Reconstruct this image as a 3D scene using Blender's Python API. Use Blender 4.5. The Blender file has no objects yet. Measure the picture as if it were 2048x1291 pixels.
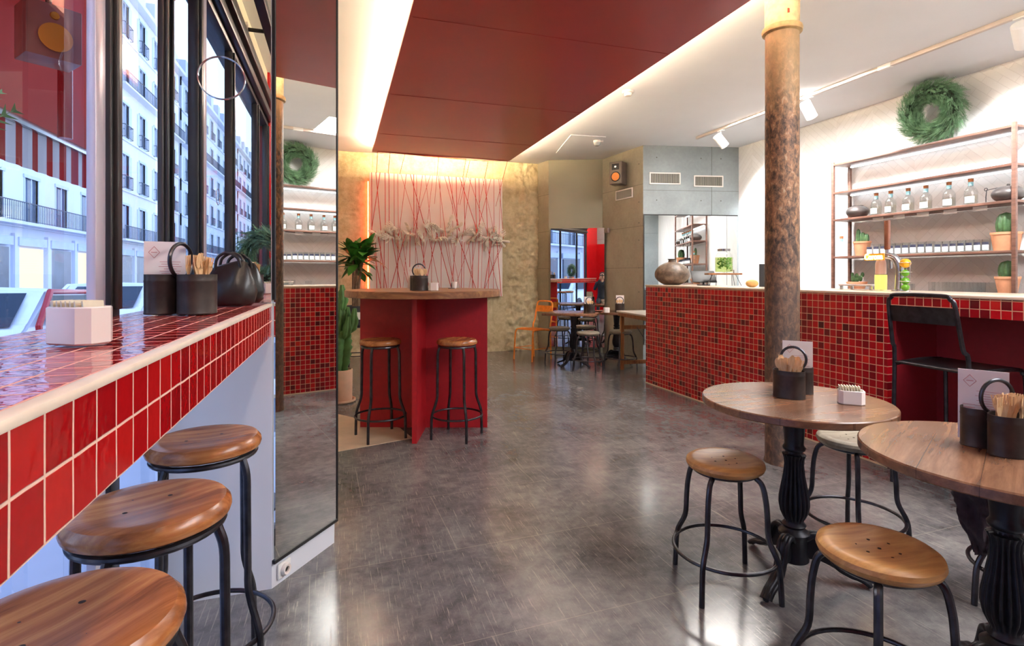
import bpy, bmesh, math, random
from math import sin, cos, pi, radians as R
from mathutils import Vector, Matrix, noise
random.seed(7)
C = bpy.context.scene.collection
SC = bpy.context.scene

# ------------------------------------------------------------------ camera
F = 1080.0; CX = 1024.0; HY = 549.0; CH = 1.25; YAW = math.atan(347/1080)
cam = bpy.data.cameras.new('camera'); camo = bpy.data.objects.new('camera', cam); C.objects.link(camo)
camo.location = (0, 0, CH); camo.rotation_euler = (R(90), 0, -YAW)
cam.sensor_width = 36; cam.lens = F/2048*36; cam.shift_y = -(645.5-HY)/2048; cam.clip_start = .02; cam.clip_end = 400
SC.camera = camo
def at(px, d):            # room point for a sight line and a distance along the lens axis
    r = (px-CX)/F*d
    return (r*cos(YAW)+d*sin(YAW), d*cos(YAW)-r*sin(YAW))
KD = 1.1203
def rm(x, y): return (1.0119*x, 1.1072*y+.0735*x)       # survey grid to room grid
# ------------------------------------------------------------------ world, exposure
SC.view_settings.view_transform = 'Standard'; SC.view_settings.look = 'None'
SC.view_settings.gamma = 1; SC.view_settings.use_curve_mapping = False
SC.view_settings.exposure = 0.9
w = bpy.data.worlds.new('dusk_sky'); SC.world = w; w.use_nodes = True
nt = w.node_tree; bg = nt.nodes['Background']
tc = nt.nodes.new('ShaderNodeTexCoord'); sx = nt.nodes.new('ShaderNodeSeparateXYZ'); rp = nt.nodes.new('ShaderNodeValToRGB')
nt.links.new(tc.outputs['Generated'], sx.inputs[0]); nt.links.new(sx.outputs['Z'], rp.inputs[0]); nt.links.new(rp.outputs[0], bg.inputs[0])
rp.color_ramp.elements[0].color = (.62, .76, 1, 1); rp.color_ramp.elements[1].color = (.30, .48, .95, 1)
bg.inputs[1].default_value = 2.0

def lamp(name, kind, loc, energy, col, rot=(0,0,0), **kw):
    l = bpy.data.lights.new(name, kind); l.energy = energy; l.color = col
    for k, v in kw.items(): setattr(l, k, v)
    o = bpy.data.objects.new(name, l); C.objects.link(o); o.location = loc; o.rotation_euler = rot
    return o
WARM = (1, .80, .56); COOL = (.93, .97, 1.0)
# added fill lights without fixtures: bar aisle, rear, and entrance behind the camera
lamp('fill_light_aisle', 'AREA', (3.3, .2, 3.09), 120, (.97,.97,1), shape='RECTANGLE', size=1.8, size_y=2.6)
lamp('fill_light_rear', 'AREA', (4.2, 4.6, 3.09), 62, (1,.95,.90), shape='RECTANGLE', size=.7, size_y=1.8)
lamp('fill_light_entrance', 'AREA', (.6, -.6, 3.09), 34, (1,.9,.76), shape='RECTANGLE', size=.5, size_y=.8)

# ------------------------------------------------------------------ materials
def S(c): c /= 255; return c/12.92 if c <= .04045 else ((c+.055)/1.055)**2.4
def H(h): h = h.lstrip('#'); return (S(int(h[0:2],16)), S(int(h[2:4],16)), S(int(h[4:6],16)), 1)
class NT:
    def __init__(s, name):
        s.m = bpy.data.materials.new(name); s.m.use_nodes = True; s.t = s.m.node_tree
        s.b = s.t.nodes['Principled BSDF']; s._p = None
    def n(s, kind, **kw):
        x = s.t.nodes.new('ShaderNode'+kind)
        for k, v in kw.items(): setattr(x, k, v)
        return x
    def l(s, a, b): s.t.links.new(a, b)
    def pos(s, sc=(1,1,1), rot=(0,0,0), src='Object'):
        t = s.n('TexCoord'); mp = s.n('Mapping'); s.l(t.outputs[src], mp.inputs[0])
        mp.inputs['Scale'].default_value = sc; mp.inputs['Rotation'].default_value = rot
        return mp.outputs[0]
    def noise(s, vec, scale, detail=4, rough=.55, dist=0):
        x = s.n('TexNoise'); s.l(vec, x.inputs['Vector']); x.inputs['Scale'].default_value = scale
        x.inputs['Detail'].default_value = detail; x.inputs['Roughness'].default_value = rough; x.inputs['Distortion'].default_value = dist
        return x.outputs['Fac']
    def ramp(s, fac, stops, const=False):
        x = s.n('ValToRGB'); s.l(fac, x.inputs[0]); cr = x.color_ramp
        if const: cr.interpolation = 'CONSTANT'
        while len(cr.elements) < len(stops): cr.elements.new(.5)
        for e, (p, c) in zip(cr.elements, stops):
            e.position = p; e.color = c if len(c) == 4 else (*c, 1)
        return x.outputs[0]
    def math(s, op, a, b=None, c=None):
        x = s.n('Math', operation=op)
        for i, v in enumerate((a, b, c)):
            if v is None: continue
            if isinstance(v, (int, float)): x.inputs[i].default_value = v
            else: s.l(v, x.inputs[i])
        return x.outputs[0]
    def mix(s, fac, a, b, mode='MIX'):
        x = s.n('Mix', data_type='RGBA', blend_type=mode)
        for i, v in ((0, fac), (6, a), (7, b)):
            if isinstance(v, (int, float)): x.inputs[i].default_value = v
            elif isinstance(v, tuple): x.inputs[i].default_value = v
            else: s.l(v, x.inputs[i])
        return x.outputs[2]
    def bump(s, h, st=.3, dist=.01):
        x = s.n('Bump'); s.l(h, x.inputs['Height']); x.inputs['Strength'].default_value = st; x.inputs['Distance'].default_value = dist
        s.l(x.outputs[0], s.b.inputs['Normal'])
    def set(s, col=None, rough=None, metal=None, **kw):
        for k, v in (('Base Color', col), ('Roughness', rough), ('Metallic', metal)):
            if v is None: continue
            if isinstance(v, (int, float, tuple)): s.b.inputs[k].default_value = v
            else: s.l(v, s.b.inputs[k])
        for k, v in kw.items(): s.b.inputs[k].default_value = v
        return s
MATS = {}
def simple(name, col, rough=.5, metal=0, nz=.12, sc=6, bump=0, **kw):
    if name in MATS: return MATS[name]
    x = NT(name); c = H(col) if isinstance(col, str) else col
    if nz:
        f = x.noise(x.pos(), sc, 3)
        a = tuple(min(1, v*(1-nz)) for v in c[:3])+(1,); b = tuple(min(1, v*(1+nz)) for v in c[:3])+(1,)
        x.set(x.ramp(f, [(.3, a), (.7, b)]), rough, metal)
        if bump: x.bump(f, bump, .004)
    else: x.set(c, rough, metal)
    for k, v in kw.items(): x.b.inputs[k.replace('_', ' ')].default_value = v
    MATS[name] = x.m
    return x.m
def emit(name, col, st):
    x = NT(name); x.set((0,0,0,1), 1); x.b.inputs['Emission Color'].default_value = (*col[:3], 1); x.b.inputs['Emission Strength'].default_value = st
    return x.m
def glassmat(name, tint=(1,1,1,1), ior=1.45, rough=0.0):
    x = NT(name); t = x.n('BsdfTransparent'); t.inputs[0].default_value = tint
    g = x.n('BsdfGlossy'); g.inputs['Roughness'].default_value = rough; fr = x.n('Fresnel'); fr.inputs[0].default_value = ior
    geo = x.n('NewGeometry')
    f2 = x.math('MULTIPLY', fr.outputs[0], x.math('SUBTRACT', 1, geo.outputs['Backfacing']))
    mx = x.n('MixShader'); x.l(f2, mx.inputs[0]); x.l(t.outputs[0], mx.inputs[1]); x.l(g.outputs[0], mx.inputs[2])
    x.l(mx.outputs[0], x.t.nodes['Material Output'].inputs[0])
    return x.m
def sep(x, v):
    s = x.n('SeparateXYZ'); x.l(v, s.inputs[0]); return s.outputs
def tiles(name, axes, su, sv, mort, stops, grout, rough=.12, wav=.25, ou=0, ov=0, wscale=22, wob=0):
    x = NT(name); p = x.pos(); o = sep(x, p)
    u, v = o['XYZ'.index(axes[0])], o['XYZ'.index(axes[1])]
    if wob:
        nz = x.noise(p, 14, 1); dz = x.math('MULTIPLY', x.math('SUBTRACT', nz, .5), wob)
        u = x.math('ADD', u, dz); v = x.math('ADD', v, dz)
    u = x.math('DIVIDE', x.math('ADD', u, ou), su); v = x.math('DIVIDE', x.math('ADD', v, ov), sv)
    fu, fv = x.math('FLOOR', u), x.math('FLOOR', v)
    cb = x.n('CombineXYZ'); x.l(fu, cb.inputs[0]); x.l(fv, cb.inputs[1])
    wn = x.n('TexWhiteNoise', noise_dimensions='2D'); x.l(cb.outputs[0], wn.inputs['Vector'])
    du = x.math('MULTIPLY', x.math('MINIMUM', x.math('FRACT', u), x.math('SUBTRACT', 1, x.math('FRACT', u))), su)
    dv = x.math('MULTIPLY', x.math('MINIMUM', x.math('FRACT', v), x.math('SUBTRACT', 1, x.math('FRACT', v))), sv)
    e = x.math('MINIMUM', du, dv)
    mk = x.n('MapRange'); x.l(e, mk.inputs[0]); mk.inputs[1].default_value = mort*.55; mk.inputs[2].default_value = mort*1.0
    mask = mk.outputs[0]
    # low frequency drift so dark tiles cluster like hand-laid stock
    cl = x.noise(cb.outputs[0], .16, 1)
    sel = x.math('ADD', x.math('MULTIPLY', wn.outputs['Value'], .8), x.math('MULTIPLY', cl, .3))
    col = x.ramp(sel, stops)
    gl = x.noise(p, 60, 2)
    col = x.mix(x.math('MULTIPLY', gl, .25), col, tuple(c*.5 for c in H('#8e0b14')[:3])+(1,))
    x.set(x.mix(mask, H(grout), col), x.mix(mask, (.75,)*3+(1,), (rough,)*3+(1,)))
    wv = x.noise(p, wscale, 2)
    tl = x.math('MULTIPLY', wn.outputs['Value'], .4)
    x.bump(x.math('ADD', x.math('ADD', x.math('MULTIPLY', wv, wav), x.math('MULTIPLY', mask, .6)), 0), .5, .004)
    return x.m
RED = [(.10, H('#4a0e16')), (.28, H('#7c0c18')), (.42, H('#9a0b1a')), (.62, H('#b00d1c')), (.8, H('#bd0f1c')), (1, H('#d02420'))]
M_bar = tiles('red_mosaic', 'YZ', .0505, .0505, .0026, RED, '#dba98a', .22, .15, ou=.01, ov=.003, wob=.002)
M_barX = tiles('red_mosaic_end', 'XZ', .0505, .0505, .0026, RED, '#e0b091', .22, .15, ov=.003)
RED2 = [(0, H('#8b0e14')), (.35, H('#a80f14')), (.7, H('#bf1518')), (1, H('#c92420'))]
M_cnt = tiles('red_zellige_edge', 'YZ', .0554, .0625, .0022, RED2, '#efc8b2', .07, .6, ov=-1.005, ou=-.040, wscale=34, wob=.003)
M_cntT = tiles('red_zellige_top', 'YX', .0554, .0554, .0024, RED2, '#efb8a2', .05, .9, ou=-.040, wscale=26, wob=.006)
def wood(name, c1, c2, c3, axis=0, rough=.35, sc=1.0, src='Object', plank=0):
    if name in MATS: return MATS[name]
    x = NT(name); s = [14*sc]*3; s[axis] = 1.6*sc
    p = x.pos(tuple(s), src=src)
    f = x.noise(p, 1.6, 6, .6, 1.2); g = x.noise(p, 6, 3, .7)
    col = x.ramp(x.math('ADD', x.math('MULTIPLY', f, .75), x.math('MULTIPLY', g, .25)), [(.3, H(c1)), (.5, H(c2)), (.68, H(c3))])
    if plank:
        o = sep(x, x.pos()); v = x.math('DIVIDE', x.math('ADD', o[1], 5.03), plank); fv = x.math('FRACT', v)
        wn = x.n('TexWhiteNoise', noise_dimensions='1D'); x.l(x.math('FLOOR', v), wn.inputs['W'])
        col = x.mix(x.math('MULTIPLY', wn.outputs['Value'], .35), col, H(c1))
        col = x.mix(x.math('MULTIPLY', x.math('LESS_THAN', fv, .018), .5), col, H('#3a2518'))
    x.set(col, rough); x.bump(g, .12, .002); MATS[name] = x.m
    return x.m
W_seat = wood('seat_wood', '#6e3a1c', '#a8683a', '#cf9157', 0, .25, .8)
W_seatp = wood('pale_seat_wood', '#8a5c33', '#b98850', '#d2a468', 0, .38, .8)
W_table = wood('table_wood', '#553a2b', '#7f5a42', '#9c7558', 0, .24, .6, plank=.13)
W_shelf = wood('shelf_wood', '#4d342c', '#6b4a3e', '#7d584a', 1, .4, 1)
W_disc = wood('bar_table_wood', '#5e3826', '#8b5c3c', '#b08254', 0, .35, .6)
W_spoon = wood('birch_wood', '#c79a67', '#e0b887', '#ecca9d', 2, .6, 3)
W_trest = wood('trestle_wood', '#6b3f22', '#8d5a31', '#a8703f', 2, .5, 1)
M_black = simple('black_metal', '#47464b', .28, .85, .35, 20)
M_cast = simple('cast_iron', '#25242a', .42, .5, .3, 30, .2)
M_frame = simple('window_frame_paint', '#3b3a3c', .35, .3, .15, 5)
M_pot = simple('tin_pot', '#3c322e', .42, .45, .4, 18, .15)
M_white = simple('white_paint', '#ecebe8', .55, 0, .03, 2)
M_ceil = simple('ceiling_paint', '#e6e8ea', .8, 0, .03, 1.2)
M_lower = simple('white_underwall', '#dcdfe8', .6, 0, .04, 1.5)
M_cream = simple('cream_wall', '#d8cdb4', .8, 0, .08, 1.2, .1)
M_redc = simple('red_ceiling_fabric', '#a83c38', .30, 0, .07, 1.5)
M_redb = simple('red_board', '#a6141f', .45, 0, .1, 30)
M_dred = simple('niche_red', '#8a1422', .6, 0, .1, 30)
M_red = simple('red_gloss_paint', '#b01218', .25, 0, .08, 4)
M_porc = simple('white_ceramic', '#ece4de', .2, 0, .02, 5)
M_paper = simple('menu_paper', '#efe3dc', .7, 0, .03, 8)
M_ink = simple('red_ink', '#c77a78', .8, 0, 0)
M_terra = simple('terracotta', '#c98d68', .75, 0, .12, 14, .15)
M_tpink = simple('pale_terracotta', '#dcb69b', .7, 0, .08, 10, .1)
M_cact = simple('cactus_green', '#4d7a40', .5, 0, .3, 9, .2)
M_cact2 = simple('dark_cactus', '#3c5a34', .55, 0, .35, 30, .4)
M_leaf = simple('leaf_green', '#3b7a2c', .35, 0, .35, 5)
M_fir = simple('fir_green', '#6f9670', .6, 0, .4, 16)
M_orange = simple('orange_enamel', '#e8862a', .4, 0, .15, 20)
M_plast = simple('plaster', '#f3e9d8', .6, 0, .04, 14)
M_cork = simple('cork', '#a8673f', .8, 0, .2, 60)
M_teal = simple('teal_neck', '#8fc0c8', .4, 0, .05, 8)
M_steel = simple('brushed_steel', '#b9bcc0', .22, .95, .1, 12)
M_leather = simple('black_leather', '#2a2625', .3, 0, .3, 12, .4)
M_bark = simple('bark', '#7a6450', .85, 0, .3, 25, .5)
M_soil = simple('soil', '#3b2c22', 1, 0, .4, 40, .5)
M_dark = simple('near_black', '#1c1b1d', .5, 0, .2, 8)
M_olive = simple('taupe_paint', '#8f8a77', .7, 0, .05, 2)
M_lblue = simple('pale_label', '#dfe8ea', .6, 0, .03, 8)
M_navy = simple('navy_label', '#2b2c40', .6, 0, .1, 8)
M_lime = simple('lime_skin', '#5c9a1f', .35, 0, .2, 40, .2)
M_lemon = simple('lemon_skin', '#f0ae1c', .35, 0, .1, 40, .2)
M_glass = glassmat('window_glass', (.96,.98,1,1), 1.5)
M_gls = glassmat('clear_glass', (.975,.985,.985,1), 1.5)
def mirror(name):
    x = NT(name); x.set((.86,.89,.88,1), .0, 1); return x.m
M_mir = mirror('mirror_silver')
# floor
def floor_mat():
    x = NT('dark_polished_stone'); p = x.pos()
    f = x.noise(p, 1.7, 8, .62, .8); g = x.noise(p, 14, 6, .7, .3)
    base = x.ramp(x.math('ADD', x.math('MULTIPLY', f, .6), x.math('MULTIPLY', g, .4)), [(.34, H('#444345')), (.48, H('#636162')), (.62, H('#807d7b')), (.74, H('#96928d'))])
    tot = None
    for i, (rot, th) in enumerate(((.4, .645), (1.25, .655), (2.2, .65), (2.75, .655), (.9, .66))):
        q = x.pos((150, 5.5, 1), (0, 0, rot)); s = x.noise(q, 1.0, 3, .55, .5)
        m = x.n('MapRange'); x.l(s, m.inputs[0]); m.inputs[1].default_value = th; m.inputs[2].default_value = th+.05
        tot = m.outputs[0] if tot is None else x.math('MAXIMUM', tot, m.outputs[0])
    fine = x.noise(x.pos((1,1,1)), 120, 3, .8)
    fm = x.n('MapRange'); x.l(fine, fm.inputs[0]); fm.inputs[1].default_value = .55; fm.inputs[2].default_value = .75
    base = x.mix(x.math('MULTIPLY', fm.outputs[0], .25), base, H('#a09a90'))
    base = x.mix(x.math('MULTIPLY', tot, .38), base, H('#b9b0a4'))
    # slab joints, one pale hairline each
    o = sep(x, x.pos((1,1,1), (0,0,R(-2))))
    def jl(c, s, off):
        u = x.math('FRACT', x.math('DIVIDE', x.math('ADD', c, off), s))
        d = x.math('MULTIPLY', x.math('MINIMUM', u, x.math('SUBTRACT', 1, u)), s)
        return x.math('LESS_THAN', d, .0016)
    row = x.math('FLOOR', x.math('DIVIDE', x.math('ADD', o[1], 10), .62))
    xx = x.math('ADD', o[0], x.math('MULTIPLY', row, .37))
    j = x.math('MAXIMUM', jl(o[1], .62, 10), jl(xx, 1.0, 10))
    base = x.mix(x.math('MULTIPLY', j, .35), base, H('#b0a898'))
    x.set(base, x.math('ADD', x.math('MULTIPLY', g, .12), .12)); x.b.inputs['Specular IOR Level'].default_value = .75
    x.bump(x.math('SUBTRACT', g, x.math('MULTIPLY', tot, .5)), .05, .003)
    return x.m
M_floor = floor_mat()
def concrete(name, axis, c1, c2, lines):
    x = NT(name); p = x.pos(); f = x.noise(p, 2.2, 6, .6); g = x.noise(p, 25, 4, .6)
    col = x.ramp(x.math('ADD', x.math('MULTIPLY', f, .7), x.math('MULTIPLY', g, .3)), [(.35, H(c1)), (.65, H(c2))])
    z = sep(x, p)[2]; m = None
    for zz in lines:
        q = x.math('LESS_THAN', x.math('ABSOLUTE', x.math('SUBTRACT', z, zz)), .004)
        m = q if m is None else x.math('MAXIMUM', m, q)
    if m is not None: col = x.mix(x.math('MULTIPLY', m, .6), col, H('#55524c'))
    x.set(col, .6); x.bump(g, .08, .003); return x.m
M_conc = concrete('fair_faced_concrete', 'X', '#898272', '#a09985', (2.55, 1.95, 1.35))
M_concb = concrete('grey_concrete', 'X', '#838b8e', '#969fa1', (2.46,))
def stone_mat():
    x = NT('old_limestone'); p = x.pos(); f = x.noise(p, 1.6, 8, .65, .5); g = x.noise(p, 11, 8, .7)
    col = x.ramp(x.math('ADD', x.math('MULTIPLY', f, .5), x.math('MULTIPLY', g, .5)), [(.3, H('#8b7a5c')), (.45, H('#b5a480')), (.6, H('#cfc09c')), (.75, H('#ded2b2'))])
    x.set(col, .9); x.bump(g, .6, .02); return x.m
M_stone = stone_mat()
def chevron():
    x = NT('white_herringbone_tile'); p = x.pos(); o = sep(x, p); y, z = o[1], o[2]
    W = .45
    u = x.math('DIVIDE', x.math('ADD', y, 10), W); fl = x.math('FLOOR', u); par = x.math('MULTIPLY', x.math('FRACT', x.math('MULTIPLY', fl, .5)), 2)
    sg = x.math('SUBTRACT', 1, x.math('MULTIPLY', par, 2))
    v = x.math('ADD', z, x.math('MULTIPLY', sg, y))
    q = x.math('FRACT', x.math('DIVIDE', x.math('ADD', v, 20), .085))
    ln = x.math('LESS_THAN', x.math('MINIMUM', q, x.math('SUBTRACT', 1, q)), .035)
    v2 = x.math('SUBTRACT', z, x.math('MULTIPLY', sg, y))
    q2 = x.math('FRACT', x.math('ADD', x.math('DIVIDE', x.math('ADD', v2, 20), .34), x.math('MULTIPLY', x.math('FLOOR', x.math('DIVIDE', x.math('ADD', v, 20), .085)), .5)))
    l2 = x.math('LESS_THAN', x.math('MINIMUM', q2, x.math('SUBTRACT', 1, q2)), .009)
    l = x.math('MAXIMUM', ln, l2)
    wn = x.n('TexWhiteNoise', noise_dimensions='1D'); x.l(x.math('FLOOR', x.math('DIVIDE', x.math('ADD', v, 20), .085)), wn.inputs['W'])
    col = x.mix(x.math('MULTIPLY', l, .32), x.ramp(wn.outputs['Value'], [(0, H('#e4e2de')), (1, H('#ecebe8'))]), H('#b8b5b0'))
    x.set(col, .28); x.bump(x.math('ADD', x.math('SUBTRACT', 1, l), x.math('MULTIPLY', wn.outputs['Value'], .4)), .35, .004)
    return x.m
M_chev = chevron()
def rust():
    x = NT('peeling_iron'); p = x.pos((1,1,.55)); f = x.noise(p, 34, 6, .7, .4); g = x.noise(p, 3.5, 4, .6)
    sel = x.math('ADD', x.math('MULTIPLY', f, .72), x.math('MULTIPLY', g, .28))
    col = x.ramp(sel, [(.37, H('#241d1c')), (.44, H('#4f3d33')), (.50, H('#765a45')), (.56, H('#9c7050')), (.63, H('#b39c80'))])
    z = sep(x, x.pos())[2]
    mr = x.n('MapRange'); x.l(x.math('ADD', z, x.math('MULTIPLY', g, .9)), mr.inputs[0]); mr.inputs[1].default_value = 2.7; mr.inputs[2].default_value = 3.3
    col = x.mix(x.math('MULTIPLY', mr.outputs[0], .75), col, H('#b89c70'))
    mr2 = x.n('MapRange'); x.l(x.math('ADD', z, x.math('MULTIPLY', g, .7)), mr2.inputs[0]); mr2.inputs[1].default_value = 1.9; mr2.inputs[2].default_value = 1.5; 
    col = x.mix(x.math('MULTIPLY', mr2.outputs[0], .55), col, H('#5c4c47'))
    x.set(col, .55, .15); x.bump(f, .7, .006); return x.m
M_rust = rust()

# ------------------------------------------------------------------ mesh helpers
def B(): return bmesh.new()
def box(bm, c, s, rz=0, bev=0, rot=None):
    m = Matrix.Translation(c) @ (rot if rot is not None else Matrix.Rotation(rz, 4, 'Z')) @ Matrix.Diagonal((*s, 1))
    r = bmesh.ops.create_cube(bm, size=1, matrix=m)
    if bev: 
        es = list({e for v in r['verts'] for e in v.link_edges})
        bmesh.ops.bevel(bm, geom=es, offset=bev, segments=2, affect='EDGES', profile=.5)
    return bm
def bx(bm, x0, x1, y0, y1, z0, z1, bev=0): return box(bm, ((x0+x1)/2, (y0+y1)/2, (z0+z1)/2), (x1-x0, y1-y0, z1-z0), bev=bev)
def prism(bm, poly, z0, z1):
    a = [bm.verts.new((x, y, z0)) for x, y in poly]; b = [bm.verts.new((x, y, z1)) for x, y in poly]
    n = len(poly)
    bm.faces.new(a[::-1]); bm.faces.new(b)
    for i in range(n): bm.faces.new((a[i], a[(i+1)%n], b[(i+1)%n], b[i]))
    bmesh.ops.recalc_face_normals(bm, faces=bm.faces)
    return bm
def lathe(bm, prof, n=32, c=(0,0,0), mod=None, sx=1, sy=1, rot=None):
    rings = []
    M_ = rot if rot is not None else Matrix.Identity(4)
    for i, (r, z) in enumerate(prof):
        ring = []
        for k in range(n):
            a = 2*pi*k/n; rr = r*(mod(a, z, r) if mod else 1)
            v = M_ @ Vector((rr*cos(a)*sx, rr*sin(a)*sy, z))
            ring.append(bm.verts.new((c[0]+v.x, c[1]+v.y, c[2]+v.z)))
        rings.append(ring)
    for i in range(len(rings)-1):
        for k in range(n): bm.faces.new((rings[i][k], rings[i][(k+1)%n], rings[i+1][(k+1)%n], rings[i+1][k]))
    if prof[0][0] > 1e-5: bm.faces.new(rings[0][::-1])
    if prof[-1][0] > 1e-5: bm.faces.new(rings[-1])
    bmesh.ops.remove_doubles(bm, verts=bm.verts, dist=1e-6)
    return bm
def tube(bm, pts, r, n=10, closed=False, r2=None):
    pts = [Vector(p) for p in pts]; N = len(pts); rings = []; up = None
    for i, p in enumerate(pts):
        if closed: t = pts[(i+1)%N]-pts[i-1]
        elif i == 0: t = pts[1]-p
        elif i == N-1: t = p-pts[i-1]
        else: t = (pts[i+1]-p).normalized()+(p-pts[i-1]).normalized()
        t.normalize()
        if up is None:
            up = Vector((0,0,1)) if abs(t.z) < .9 else Vector((1,0,0))
        a = t.cross(up).normalized(); up = a.cross(t).normalized()
        rr = (r[i] if isinstance(r, (list, tuple)) else (r if r2 is None else r+(r2-r)*i/max(1,N-1)))
        rings.append([bm.verts.new(p+(a*cos(2*pi*k/n)+up*sin(2*pi*k/n))*rr) for k in range(n)])
    for i in range(N if closed else N-1):
        A, D = rings[i], rings[(i+1)%N]
        for k in range(n): bm.faces.new((A[k], A[(k+1)%n], D[(k+1)%n], D[k]))
    if not closed: bm.faces.new(rings[0][::-1]); bm.faces.new(rings[-1])
    return bm
def curve(pts, seg=6):        # catmull-rom
    P = [Vector(p) for p in pts]; P = [2*P[0]-P[1]]+P+[2*P[-1]-P[-2]]; out = []
    for i in range(1, len(P)-2):
        for k in range(seg):
            t = k/seg; a, b, c, d = P[i-1:i+3]
            out.append(.5*((2*b)+(c-a)*t+(2*a-5*b+4*c-d)*t*t+(3*b-a-3*c+d)*t**3))
    out.append(P[-2]); return out
def sm(prof, k=4): return [(max(0, p.x), p.y) for p in curve([(r, z, 0) for r, z in prof], k)]
def circ(r, n=40, z=0, c=(0,0), ax='z'):
    if ax == 'z': return [(c[0]+r*cos(2*pi*k/n), c[1]+r*sin(2*pi*k/n), z) for k in range(n)]
def ball(bm, c, r, sc=(1,1,1), u=16, v=10, rz=0):
    m = Matrix.Translation(c) @ Matrix.Rotation(rz, 4, 'Z') @ Matrix.Diagonal((sc[0]*r, sc[1]*r, sc[2]*r, 1))
    bmesh.ops.create_uvsphere(bm, u_segments=u, v_segments=v, radius=1, matrix=m); return bm
def obj(name, bm, m, parent=None, ang=35, loc=None):
    me = bpy.data.meshes.new(name); bmesh.ops.recalc_face_normals(bm, faces=bm.faces); bm.to_mesh(me); bm.free()
    for mm in (m if isinstance(m, (list, tuple)) else [m]): me.materials.append(mm)
    me.shade_smooth(); me.set_sharp_from_angle(angle=R(ang))
    o = bpy.data.objects.new(name, me); C.objects.link(o)
    if parent: o.parent = parent
    if loc: o.location = loc
    return o
def tag(o, label=None, cat=None, group=None, kind=None):
    if label: o['label'] = label
    if cat: o['category'] = cat
    if group: o['group'] = group
    if kind: o['kind'] = kind
    return o
def thing(name, label, cat, loc=(0,0,0), rz=0, group=None):
    o = bpy.data.objects.new(name, None); C.objects.link(o); o.empty_display_size = .1
    o.location = loc; o.rotation_euler = (0,0,rz); return tag(o, label, cat, group)
def struct(name, bm, m, parent=None, ang=35):
    o = obj(name, bm, m, parent, ang)
    if parent is None: o['kind'] = 'structure'
    return o
def kids(o): return [c for c in bpy.data.objects if c.parent == o]
KC = {}
def dup(root, loc, rz=0, label=None, group=None, sc=None, rot=None):
    if root not in KC: KC[root] = [(c, kids(c)) for c in kids(root)]
    r = root.copy(); C.objects.link(r); r.location = loc; r.rotation_euler = rot if rot else (0,0,rz)
    if sc: r.scale = sc if isinstance(sc, tuple) else (sc, sc, sc)
    if label: r['label'] = label
    if group: r['group'] = group
    for ch, gs in KC[root]:
        c = ch.copy(); C.objects.link(c); c.parent = r
        for g in gs:
            d = g.copy(); C.objects.link(d); d.parent = c
    return r
def skin(name, V, E, rad, m, parent=None, sub=1, root=0):
    me = bpy.data.meshes.new('t'); me.from_pydata([tuple(v) for v in V], E, []); o = bpy.data.objects.new('t', me); C.objects.link(o)
    md = o.modifiers.new('s', 'SKIN'); md.use_smooth_shade = True
    sv = me.skin_vertices[0].data if me.skin_vertices else None
    if sv is None:
        bmm = bmesh.new(); bmm.from_mesh(me); bmm.verts.layers.skin.verify(); bmm.to_mesh(me); bmm.free(); sv = me.skin_vertices[0].data
    for i, r in enumerate(rad): sv[i].radius = r if isinstance(r, tuple) else (r, r); sv[i].use_root = (i == root)
    s2 = o.modifiers.new('u', 'SUBSURF'); s2.levels = sub; s2.render_levels = sub
    dg = bpy.context.evaluated_depsgraph_get(); dg.update()
    nm = bpy.data.meshes.new_from_object(o.evaluated_get(dg)); nm.name = name
    bpy.data.objects.remove(o)
    nm.materials.clear(); nm.materials.append(m); nm.shade_smooth()
    n = bpy.data.objects.new(name, nm); C.objects.link(n)
    if parent: n.parent = parent
    return n
# ================================================================== THE SETTING
CE = 3.10
struct('floor', bx(B(), -.72, 5.8, -1.6, 8.7, -.1, 0), M_floor)
struct('ceiling', bx(B(), -.72, 5.8, -1.6, 8.7, CE, CE+.12), M_ceil)
# pale stone area at the foot of the left side
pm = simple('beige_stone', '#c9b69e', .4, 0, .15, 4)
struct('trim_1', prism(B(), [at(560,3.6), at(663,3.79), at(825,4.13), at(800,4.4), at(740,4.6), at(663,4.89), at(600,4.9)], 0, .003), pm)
# back wall of old stone, displaced mesh
def stone_wall(x0, x1, y, z0, z1, nx, nz):
    bm = B(); g = []
    for j in range(nz+1):
        row = []
        for i in range(nx+1):
            X = x0+(x1-x0)*i/nx; Z = z0+(z1-z0)*j/nz
            rough = max(0, min(1, (X-2.62+.18*noise.noise(Vector((X*2, 0, Z*1.7))))/.12))
            bh = .55; r = math.floor(Z/bh+.1); off = (r % 2)*.47
            fz = abs(((Z/bh+.1) % 1)-.5)*2; fx = abs((((X+off)/.95) % 1)-.5)*2
            joint = max(0, (fz-.955)/.045, (fx-.975)/.025)
            d = .006*noise.fractal(Vector((X*5, 1, Z*7)), 1, 2, 4)-.012*joint*(1-rough*.4)
            d += rough*(.035*noise.fractal(Vector((X*9, 3, Z*9)), .8, 2.1, 5)+.02*noise.noise(Vector((X*3, 5, Z*3))))
            row.append(bm.verts.new((X, y-d-.01, Z)))
        g.append(row)
    for j in range(nz):
        for i in range(nx): bm.faces.new((g[j][i], g[j][i+1], g[j+1][i+1], g[j+1][i]))
    b = [bm.verts.new(p) for p in ((x0, y+.15, z0), (x1, y+.15, z0), (x1, y+.15, z1), (x0, y+.15, z1))]
    bm.faces.new(b)
    bm.faces.new([b[0], b[3]]+[g[j][0] for j in range(nz, -1, -1)])
    bm.faces.new([b[1], b[2]]+[g[j][nx] for j in range(nz, -1, -1)])
    bm.faces.new([b[3], b[2]]+[g[nz][i] for i in range(nx, -1, -1)])
    bm.faces.new([b[0], b[1]]+[g[0][i] for i in range(nx, -1, -1)])
    return bm
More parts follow.
